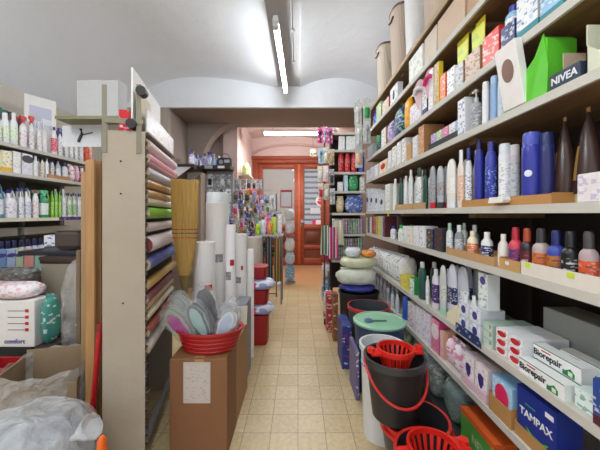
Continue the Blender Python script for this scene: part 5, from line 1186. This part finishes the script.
rolls = [(143, .032, 'F2D6DE', 'pale pink roll, uppermost on the rack', None), (157, .033, 'EBA9B4', 'pink roll with fine stripes, second from the top of the rack', stripes('EBA9B4', 'F4E4E6', 'E28A9A', 60, 0)),
 (171, .032, 'C9CBD6', 'silvery lilac foil roll under the pink rolls', None), (182, .024, 'C89A5A', 'kraft brown roll, upper of two', None), (193, .025, 'C29A62', 'kraft brown roll with a white tie, lower of two', None),
 (201, .022, 'E4DDD0', 'off-white roll above the green one', None), (213, .031, '7AC62E', 'bright green ribbed paper roll, core showing', None), (228, .026, 'E6D8DC', 'pale lilac roll below the green one', None),
 (246, .043, 'F0E6EC', 'thick white roll with a dark red core end', None), (266, .034, '4A5CB0', 'blue patterned roll under the thick white one', printed('4A5CB0', '6A80D0', '38489A', 30, .5)),
 (288, .026, 'D0A850', 'gold paper roll under the blue patterned one', None), (301, .026, '7A2A3C', 'dark red paper roll under the gold one', None), (309, .021, 'CFA47A', 'tan roll below the dark red one', None), (320, .022, 'E2D9B8', 'cream roll near the bottom of the rack', None), (335, .03, '9A4A3C', 'rust brown roll, second from the bottom', None), (352, .032, 'D9D4CC', 'off-white roll, lowest on the rack', None)]
for py, r, c, l, mt in rolls:
    roll(zat(py), r, c, l, core='7A2A34' if 'dark red core' in l else 'C8B894', mat=mt, x=-.012, l1=.74 if py < 290 else .66)
    # nothing else
tie = MB()
# boards standing on top of the rack
def slab(x, y0, y1, z0, z1, c, l, mat=None):
    m = MB(); m.box(-.004, .004, y0, y1, 0, z1-z0)
    P = O+RT*x
    put('card_sheet', l, 'card sheet', [('sheet', m.mesh('sheet', [mat or plain(c, .5)], 0))], (P.x, P.y, z0), ANG, 'card sheets on top of the roll rack', place='')
slab(-.075, .05, .62, 1.722, 2.05, 'F2F2EE', 'tall white sheet standing on top of the roll rack')
slab(-.05, .10, .34, 1.80, 1.98, 'D9C9A6', 'beige board in front of the tall white sheet') if False else slab(-.055, .06, .30, 1.722, 1.95, 'D9C9A6', 'beige board leaning on the tall white sheet above the rolls')
slab(-.02, .10, .78, 1.722, 1.86, 'ECECEA', 'clear front sheet of packs along the top of the roll rack', printed('EDEDEE', 'C9D4E4', 'F2D6DE', 26, .5))
sh = MB(); sh.box(-.17, .01, .03, .74, 1.712, 1.720); o = link('rack_top', sh.mesh('rack_top', [plain('A39A8A', .6)], 0)); o.location = O; o.rotation_euler = (0, 0, ANG); o['category'] = 'shelf'; ALL.append([o, 'flat beige top board of the roll rack', ''])
for i, (c, i1, yy) in enumerate((('red', 'white', .14), ('white', 'red', .22), ('charcoal', 'grey', .30), ('pink', 'white', .38))):
    P = O+RT*-.135+AX*yy
    stand(carton(.05, .05, .13-.01*i, c, c, i1, 'lilac', desc='small %s box on top of the roll rack behind the posts' % cn(c), sc=30), P.x, P.y, 1.7205, ANG, '')
# grey box and bar beyond the rack, by the left wall
stand(carton(.33, .13, .29, 'A9A9A8', 'AFAFAD', 'B4B4B2', 'A9A9A8', desc='large plain grey box high up behind the roll rack', sc=4, name='carton'), -1.60, 2.46, 2.0805, 0, '')
m = MB(); m.box(-.02, .02, -.02, .02, 0, 1.86); P_ = MB(); P_.box(-.42, .25, -.2, .2, 1.86, 1.884)
put('tall_stand', 'tall metal stand with an olive top board carrying the grey box', 'stand', [('post', m.mesh('post', [plain('8A8472', .4, .6)], 0)), ('top_board', P_.mesh('top_board', [plain('olive', .5)], 0))], (-1.72, 2.62, 0)) if False else None
m = MB(); m.box(-1.93, -1.32, 2.38, 2.54, 2.055, 2.08); m2 = MB(); m2.box(-1.64, -1.605, 2.50, 2.53, 0, 2.055)
put('tall_stand', 'olive crossbar on a metal post carrying the large grey box', 'stand', [('crossbar', m.mesh('crossbar', [plain('7D7A55', .5)], 0)), ('post', m2.mesh('post', [plain('8A8472', .4, .6)], 0))])
m = MB(); m.prism([(-.02,0),(.02,0),(.03,.08),(-.03,.08)], -.002, 0)
m = MB(); m.box(-.34, -.01, 0, .008, 0, .12); m.box(-.34,-.01,0,.008,-.06,0)
k = MB(); k.tube([(-.20,-.004,-.02),(-.17,-.004,.05),(-.18,-.004,.09)], .012, 8); k.tube([(-.17,-.004,.04),(-.08,-.004,.06)], .005, 8)
put('wall_poster', 'pale board with a dark hook shaped mark under the olive board', 'sign', [('board', m.mesh('board', [plain('D6D8DC', .5)], 0)), ('mark', k.mesh('mark', [plain('charcoal', .5)]))], (-1.66, 2.545, 1.93), 0)
# ================================================================ BROOM, BUBBLE ROLLS, CARTON AND BASKET
def broom():
    m = MB(); K = 26; n = 30; rr = random.Random(3)
    # bristle head: fans out upward, one ridged solid
    for j in range(13):
        t = j/12; z = .90+t*.625; w = .036+.040*min(1, t*2.1)**.8+.014*t; d = .034-.006*t
        for i in range(n):
            a = 2*PI*i/n; q = (abs(math.cos(a))**3.2+abs(math.sin(a))**3.2)**(-1/3.2); rg = 1+.05*math.sin(i*2.5)*(.3+t)
            m.v.append((w*math.cos(a)*q*rg, d*math.sin(a)*q*rg, z+(rr.uniform(-.006, .006) if j == 12 else 0)))
    for j in range(12):
        for i in range(n): h = (i+1) % n; m.f.append((j*n+i, j*n+h, (j+1)*n+h, (j+1)*n+i)); m.m.append(0)
    m.f.append(tuple(range(n-1, -1, -1))); m.f.append(tuple(12*n+i for i in range(n))); m.m += [0, 0]
    nk = MB(); nk.lathe([(.012,.74,0),(.018,.79,0),(.030,.86,0),(.040,.905,0)], 20, ey=.7)
    st = [];
    for zz, c in ((1.145,'B8402A'),(1.175,'3A5A4A'),(1.20,'B8402A')):
        s = MB(); t = (zz-.90)/.625; w = .0385+.040*min(1, t*2.1)**.8+.014*t; s.tube([(w*math.cos(a)*(abs(math.cos(a))**3.2+abs(math.sin(a))**3.2)**(-1/3.2), .0295*math.sin(a)*(abs(math.cos(a))**3.2+abs(math.sin(a))**3.2)**(-1/3.2), zz) for a in [2*PI*i/28 for i in range(28)]], .0038, 5, closed=True); st.append(('stitching', s.mesh('stitching', [plain(c, .6)])))
    p = MB(); p.tube([(0,0,.0),(0,0,.78)], .012, 12)
    put('straw_broom', 'straw broom standing bristles up beside the rolls', 'broom', [('bristles', m.mesh('bristles', [woodmat('A8823E', 'CBA45C', (90, 90, 3))]), None, st), ('binding', nk.mesh('binding', [plain('8A7A4A', .7)])), ('pole', p.mesh('pole', [plain('8A6A42', .5)]))], (-.745, 1.98, .0))
broom()
def bubble(px0, px1, yt, y, z0, l, c='E9EBEE', mark=None, g='white rolls of wrap'):
    r = (px1-px0)*y/600; x = ((px0+px1)/2-298)*y/300; zt = EYE-(yt-214)*y/300
    m = MB(); m.lathe([(r, z0, 0), (r, zt, 0), (r*.97, zt+.002, 0), (r*.35, zt-.001, 0), (r*.34, zt-.03, 1)], 28, caps=False)
    m.f.append(tuple(m_ for m_ in range(27, -1, -1))); m.m.append(0); n = len(m.v); m.f.append(tuple(range(n-28, n))); m.m.append(1)
    parts = [('roll', m.mesh('roll', [frost(c), plain('8A7A62', .7)]))]
    if mark:
        for (px, py, w, h, cc) in mark:
            dz = EYE-(py-214)*y/300; dx = (px-298)*y/300-x; a0 = math.asin(max(-.9, min(.9, dx/r)))
            q = MB(); hw = w*y/600/r; K = 5
            for i in range(K+1):
                a = a0-hw+2*hw*i/K; q.v += [((r+.0012)*math.sin(a), -(r+.0012)*math.cos(a), dz-h*y/600), ((r+.0012)*math.sin(a), -(r+.0012)*math.cos(a), dz+h*y/600)]
            for i in range(K): q.f.append((2*i, 2*i+2, 2*i+3, 2*i+1)); q.m.append(0)
            n_ = len(q.v); q.v += [(vx*.9985, vy*.9985, vz) for vx, vy, vz in q.v]
            for i in range(K): q.f.append((n_+2*i, n_+2*i+1, n_+2*i+3, n_+2*i+2)); q.m.append(0)
            q.f += [(0,1,n_+1,n_), (2*K+1,2*K,n_+2*K,n_+2*K+1)]; q.m += [0,0]
            for i in range(K): q.f += [(2*i, n_+2*i, n_+2*i+2, 2*i+2), (2*i+1, 2*i+3, n_+2*i+3, n_+2*i+1)]; q.m += [0, 0]
            parts.append(('printed_mark', q.mesh('printed_mark', [printed(cc, 'white', cc, 120, .25) if cc != 'red' else plain('red', .5)])))
    put('wrap_roll', l, 'roll', parts, (x, y, .0), 0, g)
@lru_cache(None)
def frost(c):
    m, nt, b = newmat('frosted_wrap'); Lk = nt.links
    tc = nt.nodes.new('ShaderNodeTexCoord'); v = nt.nodes.new('ShaderNodeTexVoronoi'); v.inputs['Scale'].default_value = 70
    Lk.new(tc.outputs['Object'], v.inputs['Vector']); bp = nt.nodes.new('ShaderNodeBump'); bp.inputs['Strength'].default_value = .35; bp.inputs['Distance'].default_value = .004
    Lk.new(v.outputs['Distance'], bp.inputs['Height']); Lk.new(bp.outputs['Normal'], b.inputs['Normal'])
    b.inputs['Base Color'].default_value = lin(c); b.inputs['Roughness'].default_value = .35; b.inputs['Subsurface Weight'].default_value = 0
    return m
bubble(207, 229, 193, 2.80, 0, 'tallest white wrap roll with pale blue top, behind the others', 'EEF6FA')
bubble(206, 226, 203, 2.50, 0, 'tall cream-white wrap roll in front of the tallest one', 'FAF8F5', [(221, 257, 9, 8, 'grey')])
bubble(193, 215, 242, 2.16, 0, 'lower wide white wrap roll beside the broom', 'FCFAFB', [(211, 286, 8, 6, 'red')])
bubble(225.5, 235.5, 225, 2.30, 0, 'slim white wrap roll with a red mark', 'FCFAFC', [(233, 262, 4, 6, 'red'), (229, 275, 6, 8, 'grey')])
bubble(235.8, 247, 234, 2.62, 0, 'white wrap roll right of the slim one', 'FCFCFC', [(243, 267, 2, 4, 'red'), (239, 279, 6, 6, 'grey')])
bubble(247.3, 254, 249.5, 2.74, 0, 'short slim white wrap roll, rightmost', 'FEFEFE')
bubble(246.5, 262, 237, 3.55, 0, 'grey-beige roll behind the short slim white one', 'C9C0B4')
# carton with a paper note
m = MB(); m.box(-.155, .155, -.12, .12, 0, .52, bev=.003); 
n1 = MB(); n1.box(-.08, .065, -.1215, -.120, .285, .505, mi=0); n1.box(-.07, .055, -.122, -.1215, .30, .49, mi=1)
fl = MB(); fl.box(-.15, .15, -.115, -.003, .5205, .524); fl.box(-.15, .15, .003, .115, .5205, .524)
tp = MB(); tp.box(-.02, .03, -.1212, -.120, .495, .52); tp.box(-.025, .03, -.118, .118, .5242, .5246)
put('carton', 'tall brown carton with a white paper note taped on its front', 'carton', [('carton', m.mesh('carton', [plain('8A5E3E', .65, 0., .1)], 30)), ('paper_note', n1.mesh('paper_note', [plain('C9C0B8', .6), printed('C9C0B8', 'A8A09A', 'C9C0B8', 90, .3)], 0)), ('lid_flap', fl.mesh('lid_flap', [plain('94683F', .65)], 0)), ('tape', tp.mesh('tape', [plain('B0885C', .3)], 0))], (-.535, 1.73, 0))
m = MB(); m.box(-.05, .05, -.20, .20, 0, .50, bev=.003); fm = MB(); fm.box(-.046, .046, -.19, .19, .5002, .503)
put('carton', 'narrow light brown carton behind the tall brown one', 'carton', [('carton', m.mesh('carton', [plain('B08658', .65)], 30)), ('lid_flap', fm.mesh('lid_flap', [plain('BC9466', .65)], 0))], (-.43, 2.055, 0))
stand(carton(.10, .24, .60, '8A8C98', '8A8C98', 'grey', 'grey', desc='blue-grey upright carton between the brown cartons and red boxes', sc=5, name='carton'), -.45, 2.43, 0.0005, 0, '')
# red basket with bagged things
def basket():
    m = MB(); t = .004
    m.lathe([(.135,0,0),(.142,.004,0),(.182,.11,0),(.196,.115,0),(.196,.124,0),(.178,.124,0),(.137,.012,0)], 40, ey=.72, caps=False)
    m.f.append(tuple(range(39, -1, -1))); m.m.append(0); n = len(m.v); m.f.append(tuple(range(n-40, n))); m.m.append(0)
    w = MB()
    for k in range(4):
        z = .018+.024*k; r = .1425+(.182-.1425)*(z/.11)+.001; w.tube([(r*math.cos(2*PI*i/40)*(1+.006*(-1)**i), r*.72*math.sin(2*PI*i/40)*(1+.006*(-1)**i), z) for i in range(40)], .004, 5, closed=True)
    put('basket', 'round red woven plastic basket full of bagged goods', 'basket', [('bowl', m.mesh('bowl', [plain('B41E22', .4)])), ('weave', w.mesh('weave', [plain('B41E22', .4)]))], (-.51, 1.74, .5255))
basket()
def footbed(w, d, h, c, i1):
    m = MB()
    for s_, yy in ((-1, -d*.14), (1, d*.14)):
        out = [(w*.33*math.cos(a)*(1 if math.sin(a) > 0 else .8)+s_*w*.05, h*.5+h*.47*math.sin(a)) for a in [2*PI*i/22 for i in range(22)]]
        m.prism(out, yy-d*.06, yy+d*.06); m.prism([(x_*.72+s_*w*.015, h*.5+(z_-h*.5)*.8) for x_, z_ in out], yy-d*.075, yy-d*.06, mi=1)
    return m.mesh('padded_soles', [plain(c, .6), plain(i1, .6)], 40)
def bagged(x, y, z, w, d, h, c, i1, l, seed, rx=0., ry=0., tint='E6EAEA'):
    put('bagged_goods', l, 'bag', [('padded_soles', footbed(w, d, h*.95, c, i1)), ('clear_bag', bagged_mesh(w, d, h, seed, tint, .16))], (x, y, z), 0, 'bagged goods in the red basket', rx, ry, place='')
bagged(-.585, 1.70, .585, .15, .07, .25, '9AB89A', 'B8429A', 'clear bag of pale green and magenta soft soles, left in the red basket', 1, 0, -.75)
bagged(-.50, 1.71, .585, .14, .07, .25, '5C6468', 'A8CCC8', 'clear bag of grey and mint soles, middle of the red basket', 2, 0, -.5)
bagged(-.50, 1.80, .60, .14, .07, .28, '3A3C42', '5A4E58', 'clear bag of dark grey soles, back of the red basket', 3, 0, -.3)
bagged(-.45, 1.705, .575, .13, .07, .20, 'D8DCE2', 'B8C8DC', 'clear bag of white and light blue soles, right in the red basket', 4, 0, .45)
bagged(-.43, 1.80, .59, .13, .07, .20, 'C8C8CC', 'A8AAB0', 'crumpled clear bag at the back right of the red basket', 5, 0, .2)
bagged(-.63, 1.80, .60, .14, .07, .26, 'B4B8B4', 'D8DCD8', 'crumpled clear bag leaning towards the paper rolls', 6, 0, -.45)
m = MB(); m.box(-.035, .035, -.002, .002, 0, .13)
put('paper_tag', 'white card tag standing at the right of the red basket', 'price tag', [('tag', m.mesh('tag', [plain('F0EEE4', .5)], 0))], (-.36, 1.90, .60), .3, rx=.25)
# red boxes with detergent packs behind the carton
def redbox(x, y, z, w, d, h, l):
    m = MB(); m.lathe([(.5*w*.9,0,0),(.5*w*.93,.01,0),(.5*w,h*.92,0),(.5*w*1.06,h*.92,0),(.5*w*1.06,h,0)], 24, ey=d/w, p=6)
    put('red_box', l, 'box', [('body', m.mesh('body', [plain('A81C22', .45)]))], (x, y, z), 0, 'red boxes by the aisle')
redbox(-.41, 3.09, 0, .22, .28, .30, 'lowest red plastic box by the aisle')
redbox(-.405, 3.09, .405, .21, .28, .14, 'middle red plastic box, between two detergent packs,')
redbox(-.40, 3.09, .65, .17, .22, .12, 'small red tub topping the stack by the aisle')
def detergent(x, y, z, l):
    m = MB(); m.pillow(.26, .27, .10, seed=3, crumple=.02); b = MB(); b.tube([(-.06,-.128,.05),(-.06,-.118,.05)], .032, 16)
    put('detergent_pack', l, 'pack', [('wrapper', m.mesh('wrapper', [printed('E4E8F2', '2A2F9A', '5A6AC0', 14, .7)])), ('pink_spot', b.mesh('pink_spot', [plain('E8487A', .5)]))], (x, y, z), 0, 'detergent packs on the red boxes')
detergent(-.365, 3.05, .547, 'blue, white and pink detergent pack under the red tub')
detergent(-.365, 3.05, .302, 'blue, white and pink detergent pack on the lowest red box')
m = MB()

# ================================================================ CLUTTER BY THE DOOR
rr = random.Random(21)
# wire display with rows of hanging packs facing the aisle
m = MB()
for xx in (-1.02, -.34): m.tube([(xx, 4.72, 0), (xx, 4.72, 1.62)], .012, 8)
for z in (1.6, 1.35, 1.10, .86): m.tube([(-1.02, 4.72, z), (-.34, 4.72, z)], .006, 6)
m.tube([(-1.02,4.72,.05),(-.34,4.72,.05)], .01, 6)
for z in (1.66, 1.46, 1.24):
    m.tube([(-1.0, 4.72, z), (-1.0, 4.615, z), (-.40, 4.615, z), (-.40, 4.72, z)], .005, 6)
put('display_stand', 'wire display stand hung with small packs near the door', 'stand', [('frame', m.mesh('frame', [plain('grey', .4, .6)]))], (0, 0, 0))
pal = [('lightgrey','charcoal','grey'),('offwhite','grey','brown'),('orange','red','charcoal'),('white','lilac','silver'),('peach','pink','maroon'),('violet','white','blue'),('sky','navy','white'),('white','hotpink','hotpink'),
  ('lime','yellow','charcoal'),('lilac','violet','white'),('grey','black','silver'),('orange','yellow','tan'),('cream','olive','green'),('palegreen','green','white'),('silver','navy','black'),('white','teal','mint')]
words = ['block','stick','sponge','glove','bottle']
k = 0
for row, z in enumerate((1.6, 1.35, 1.10, .86)):
    for i in range(8):
        c, i1, it = pal[(k*5+row*3) % 16]; sh = words[(k*3+row) % 5]; k += 1
        x = -.98+.085*i+.01*(row % 2); 
        if row == 3 and i > 2: c, i1, it = [('charcoal','grey','darkgreen'),('brown','tan','maroon'),('darkgreen','black','grey'),('grey','white','charcoal'),('charcoal','brown','olive')][i-3]
        stand(blister(.078, .19+.03*((k*7) % 3)/2, c, i1, it, sh), x, 4.69-.012*(i % 2), z-.004-(.19+.03*((k*7) % 3)/2), rr.uniform(-.35, .35), ry=rr.uniform(-.16, .16), group='packs hanging on the wire display', place='on wire display, %s row' % ('top', 'second', 'third', 'lowest')[row])
for i, (x, z, w, h, c, i1, l) in enumerate(((-.74, 1.62, .13, .10, 'F2662A', 'orange', 'big orange pack on top of the wire display'), (-.90, 1.62, .10, .07, 'D8343A', 'red', 'red pack on top left of the wire display'), (-.97, 1.40, .09, .2, 'white', 'lightgrey', ''),
      )):
    if l: stand(pack(w, .08, h, c, i1, 'white', i, desc=l), x, 4.71, 1.607, 0, '')
m = MB(); m.tube([(-1.0, 4.80, 0), (-1.0, 4.80, 1.86)], .008, 8); m.tube([(-1.0, 4.80, 1.85), (-.55, 4.80, 1.85)], .005, 6); m.tube([(-.56, 4.80, 0), (-.56, 4.80, 1.86)], .008, 8)
put('hanging_rail', 'raised rail of grey packs above the wire display', 'rail', [('rail', m.mesh('rail', [plain('grey', .4, .6)]))], (0, 0, 0))
for i in range(5):
    c, i1, it = [('lightgrey','charcoal','grey'),('grey','brown','tan'),('silver','black','charcoal'),('offwhite','grey','brown'),('lightgrey','navy','silver')][i]
    hangpack(-.95+.085*i, 4.77, 1.85, .075, .16, c, i1, it, words[i], place='on the raised rail')
pal2 = [('grey','charcoal','brown'),('lilac','violet','grey'),('silver','charcoal','tan'),('offwhite','brown','maroon'),('palegreen','darkgreen','olive'),('lightgrey','pink','hotpink'),('tan','brown','charcoal'),('lightgrey','navy','sky')]
for row, z in enumerate((1.66, 1.46, 1.24)):
    for i in range(6):
        c, i1, it = pal2[(i*3+row*5) % 8]; h = rr.uniform(.13, .19); x = -.95+.095*i+rr.uniform(-.015, .015)
        if row == 0 and i > 3: continue
        stand(blister(rr.choice((.06, .07, .085)), h, c, i1, it, words[(i+row*2) % 5]), x, 4.59+rr.uniform(-.012, .004), z-h, rr.uniform(-.5, .5), 'on front %s rail of wire display' % ('upper', 'middle', 'lower')[row], 'packs on the front rails', ry=rr.uniform(-.2, .2))
# low table in front carrying bright packs
m = MB(); m.box(-.62, -.22, 4.30, 4.60, .98, 1.0); lg = []
tabs = [('table_top', m.mesh('table_top', [plain('lightgrey', .5)], 0))]
for a, b in ((-.6, 4.32), (-.24, 4.32), (-.6, 4.58), (-.24, 4.58)):
    q = MB(); q.box(a-.012, a+.012, b-.012, b+.012, 0, .98); tabs.append(('leg', q.mesh('leg', [plain('grey', .4, .6)], 0)))
put('side_table', 'small grey table carrying bright packs before the wire display', 'table', tabs)
for i, (x, w, h, c, i1, l) in enumerate(((-.585,.07,.16,'C8E83A','lime','lime yellow pack with dark spots, left on the small table'), (-.50,.08,.22,'E8E4EC','lilac','white and lilac pack on the small table'), (-.415,.07,.2,'EC8A4A','orange','orange and white pack on the small table'),
      (-.34,.06,.26,'CFE03A','yellow','tall yellow-green pack on the small table'), (-.265,.075,.3,'F0F0F2','lightgrey','tall white pack at the right of the small table'))):
    stand(pack(w, .07, h, c, i1, 'charcoal' if i == 0 else 'white', i, desc=l), x, 4.36, 1.0005, 0, '', 'packs on the small table')
for i, (x, w, h, c, i1, l) in enumerate(((-.57,.08,.2,'A8C8E0','sky','light blue pack at the back of the small table'),(-.47,.09,.28,'E06AA8','hotpink','pink pack at the back of the small table'),(-.37,.08,.25,'B8D84A','lime','lime pack at the back of the small table'),(-.28,.07,.33,'8A8E94','grey','grey pack at the back of the small table'))):
    stand(pack(w, .07, h, c, i1, 'white', i, desc=l), x, 4.52, 1.0005, 0, '', 'packs on the small table')
# dark garments hung under the table
for i, (x, c, l) in enumerate(((-.54, ('charcoal','darkgreen','grey'), 'dark green and charcoal cloth'), (-.415, ('black','grey','charcoal'), 'black and grey cloth'), (-.29, ('brown','tan','olive'), 'brown and tan cloth'))):
    towel(x, 4.27, .96, .09, .62, c, l+' hanging from the small table', place='', grp='cloths hanging from the small table')
# column of white packs and a white stand at the door
m = MB(); m.tube([(0,0,.03),(0,0,1.15)], .028, 14); b = MB(); b.lathe([(.12,0,0),(.11,.02,0),(.05,.03,0),(.03,.09,0)], 20)
put('pole_stand', 'white pole stand with a flared foot by the door', 'stand', [('pole', m.mesh('pole', [plain('E0E4EC', .4)])), ('foot', b.mesh('foot', [plain('E8EAEE', .4)]))], (-.39, 5.6, 0))
sg = MB(); sg.box(-.11, .11, 0, .02, 0, .33, mi=1); sg.box(-.095, .095, -.004, 0, .02, .29, mi=0)
put('door_notice', 'white notice with a red frame beside the pole stand', 'sign', [('notice', sg.mesh('notice', [plain('F2F2F4', .5), plain('C8283A', .5)], 0))], (-.22, 5.62, 1.42))
m = MB(); m.box(-.10, .10, -.07, .07, 0, .05); m.tube([(-.06,0,.05),(-.06,0,1.40)], .012, 8)
put('display_pole', 'narrow floor stand behind the blue and white packs', 'stand', [('frame', m.mesh('frame', [plain('silver', .4, .4)], 30))], (-.15, 5.69, 0))
for i, (z, h, c, i1, l) in enumerate(((.06,.30,'7AA8CC','sky','light blue pack, lowest in the column by the door'),(.37,.22,'B8D0E2','white','pale blue pack, second in the column by the door'),(.60,.26,'F0F0F0','lightgrey','white pack, third in the column by the door'),(.87,.05,'A83A3A','red','red flat pack in the column by the door'),(.93,.24,'F0F0F2','grey','white pack above the red flat one by the door'),(1.18,.22,'E8E8EC','lightgrey','white pack, topmost in the column by the door'))):
    stand(pack(.18, .12, h, c, i1, 'white', i, desc=l), -.15, 5.58, z, 0, '', 'packs stacked by the door')
# notices on the door glass
def notice(x, z, w, h, c, l, rnd=False, c2=None):
    m = MB()
    if rnd: m.prism([(w/2*math.cos(2*PI*i/28), w/2*math.sin(2*PI*i/28)) for i in range(28)], -.004, 0); m.prism([(w*.36*math.cos(a), w*.36*math.sin(a)-.005) for a in [PI+PI*i/12 for i in range(13)]], -.006, -.004, mi=1); m.prism([(-w*.25,.01),(w*.25,.01),(w*.2,.07),(-w*.2,.07)], -.006, -.004, mi=1)
    else:
        m.box(-w/2, w/2, -.004, 0, -h/2, h/2)
        if c2: m.box(-w/2, -w*.1, -.006, -.004, -h/2, h/2, mi=1)
    put('door_notice', l, 'sign', [('notice', m.mesh('notice', [plain(c, .5), plain(c2 or 'red', .5)], 0))], (x, YW+.024, z), 0, 'notices on the door')
notice(.57, 1.63, .26, .26, 'F0F0F2', 'round white and red sticker on the right door glass', True, 'D8242E')
notice(.43, 1.38, .24, .14, 'D8DCE4', 'pale rectangular notice on the right door glass')
notice(.47, 1.07, .22, .16, 'F2F2F2', 'white and bright pink small notice low on the door glass', False, 'hotpink')
# inner wall shelf with yellow-green packs, hanging clothes beneath
m = MB(); m.box(-1.149, -.93, 5.75, 6.25, 2.03, 2.06); o = link('wall_shelf', m.mesh('wall_shelf', [plain('D8D0B8', .5)], 0)); o['category'] = 'shelf'; ALL.append([o, 'small cream wall shelf on the pink wall left of the door', ''])
for i, (y, h, c, i1, l) in enumerate(((5.85,.20,'D8E49A','lime','pale yellow-green pack, nearest on the small cream shelf'),(6.0,.27,'E0E8B0','yellow','taller pale yellow-green pack on the small cream shelf'),(6.15,.22,'F0F0D8','cream','cream pack, farthest on the small cream shelf'))):
    stand(pack(.12, .12, h, c, i1, 'white', i, desc=l), -1.03, y, 2.061, PI/2, '', 'packs on the small cream shelf')
for i, (y, c, i1, l, zt) in enumerate(((5.82,'6A7A9A','navy','slate blue carded pack',1.95),(5.95,'8A9AB4','charcoal','blue-grey carded pack',1.93),(6.08,'EEEEF2','lightgrey','white paper sheet',1.95),(6.2,'A8B4C4','white','pale blue carded pack',1.7),(5.85,'5A6A7A','grey','dark slate carded pack',1.62))):
    stand(blister(.11, .32, c, i1, 'lightgrey', 'block', desc=l+' hanging'), -1.14, y, zt-.32, PI/2, 'under the small cream shelf', 'packs under the small cream shelf')
# bottles and radio on the dark wall shelf
for i in range(9):
    st, c, cap, i1 = [('short','lilac','violet','white'),('trigger','9FB0E4','navy','white'),('pump','8A94D8','white','sky'),('short','E4E0F0','violet','lilac'),('flat','6A78C8','navy','white'),('short','A0B4E8','white','navy'),('trigger','C8B8E0','violet','white'),('short','8AA0E0','3A48A8','white'),('pump','D8D4F0','lilac','violet')][i]
    stand(bottle(st, .065, .05, (.20,.24,.23,.17,.2,.22,.23,.18,.2)[i], c, cap, i1, 'royal' if i % 2 else 'violet', desc='%s %s with %s top' % (('lilac','periwinkle blue','blue','white','indigo blue','light blue','pale violet','mid blue','pale lilac')[i], ('bottle','spray bottle','pump bottle','bottle','bottle','bottle','spray bottle','bottle','pump bottle')[i], cn(cap))),
          -1.67, 4.66+i*.07, 2.0705, PI/2, 'on the dark wall shelf', 'bottles on the dark wall shelf')
# patterned packs hung on the grey panel under the shelf with the radio
k = 0
for row, z in enumerate((1.80, 1.54, 1.28)):
    for i in range(4):
        c, i1, it = [('white','charcoal','black'),('grey','black','silver'),('silver','charcoal','grey'),('charcoal','white','lightgrey'),('lightgrey','black','white')][(k*2+row) % 5]; k += 1
        hangpack(-1.53+.105*i, 5.225, z+.2, .095, .23, c, i1, it, words[(i+row) % 3], rz=0, place='on grey panel, %s row' % ('upper', 'middle', 'lower')[row])
for i in range(4):
    st, c, cap, i1, l = [('short','C4C8E8','violet','lilac','pale violet bottle'),('trigger','A9B8EC','royal','white','light blue spray bottle'),('pump','8AA0D8','white','sky','blue pump bottle'),('short','B8A8DC','white','violet','lilac bottle')][i]
    stand(bottle(st, .075, .055, (.21,.24,.20,.17)[i], c, cap, i1, 'royal', desc=l+' left of the radio'), -1.575+.08*i, 5.07, 2.1105, 0, 'on dark facing shelf', 'bottles left of the radio')
m = MB(); m.box(-.11,.11,-.06,.06,0,.13,bev=.01); h = MB(); h.tube([(.09*-math.cos(PI*i/12)*1.0,0,.12+.09*math.sin(PI*i/12)) for i in range(13)], .006, 8); sp = MB(); sp.tube([(-.055,-.064,.06),(-.055,-.058,.06)], .036, 16); dl = MB(); dl.box(.0,.09,-.063,-.06,.05,.10)
put('radio', 'black portable radio with a raised round handle on the dark facing shelf', 'radio', [('body', m.mesh('body', [plain('26262A', .4)])), ('handle', h.mesh('handle', [plain('7A5A78', .4)])), ('speaker', sp.mesh('speaker', [plain('grey', .5)])), ('dial', dl.mesh('dial', [plain('silver', .4)], 0))], (-1.235, 5.08, 2.1105))
# packs by the pier and small things on the left of the display
for i, (x, y, z, w, h, c, i1, l) in enumerate(((-1.02,4.9,0,.30,1.0,'D8D8D4','lightgrey','tall pale carton behind the wrap rolls'),(-1.30,4.9,0,.24,1.25,'C4BEB4','grey','tall grey-beige carton left of the wire display'))):
    stand(carton(w, .25, h, c, c, i1, 'white', desc=l, sc=5, name='carton'), x, y+.1, 0.0005, 0, '')
for i, (c, i1, l) in enumerate((('5A3C94','violet','violet pack on the tall pale carton'),('2FB06A','green','green pack on the tall pale carton'),('F0F0F0','sky','white pack on the tall pale carton'))):
    stand(pack(.085, .12, .24-.04*i, c, i1, 'white', i, desc=l), -1.12+.1*i, 4.98, 1.003, 0, '', 'packs on the tall pale carton')
# small hanging ornament under the arch
m = MB(); m.tube([(0,0,0),(0,0,.34)], .003, 6); b = MB(); b.lathe([(.02,-.09,0),(.07,-.07,0),(.075,0,0),(.04,.02,0)], 12)
for a in range(4): b.tube([(.05*math.cos(a*PI/2),.05*math.sin(a*PI/2),-.08),(.05*math.cos(a*PI/2),.05*math.sin(a*PI/2),-.14)], .008, 6)
put('hanging_lamp', 'small pale green lantern hanging in front of the pink arch', 'lantern', [('cord', m.mesh('cord', [plain('charcoal', .5)])), ('lantern', b.mesh('lantern', [plain('palegreen', .5)]))], (.33, 6.6, 2.70))
# ================================================================ LABELS: look-alikes told apart by their order
ORD = ['nearest', 'second nearest', 'third nearest', 'fourth nearest', 'fifth nearest', 'sixth nearest', 'seventh nearest', 'eighth nearest', 'ninth nearest', 'tenth nearest']
from collections import defaultdict
by = defaultdict(list)
for o, l, p in ALL: by[(l+' '+p).strip()].append(o)
for lab_, os_ in by.items():
    os_.sort(key=lambda o: (round(o.location.y, 3), o.location.x))
    n = len(os_)
    for i, o in enumerate(os_):
        if n == 1: o['label'] = lab_
        elif n <= 10: o['label'] = lab_ + ', ' + ('farthest' if i == n-1 else ORD[i])
        else: o['label'] = lab_; o['group'] = o.get('group', lab_)
        if len(o['label'].replace(',', '').split()) > 16: print('LONG LABEL', o['label'])
print('THINGS', len(ALL), 'DUP>10:', [k for k, v in by.items() if len(v) > 10])
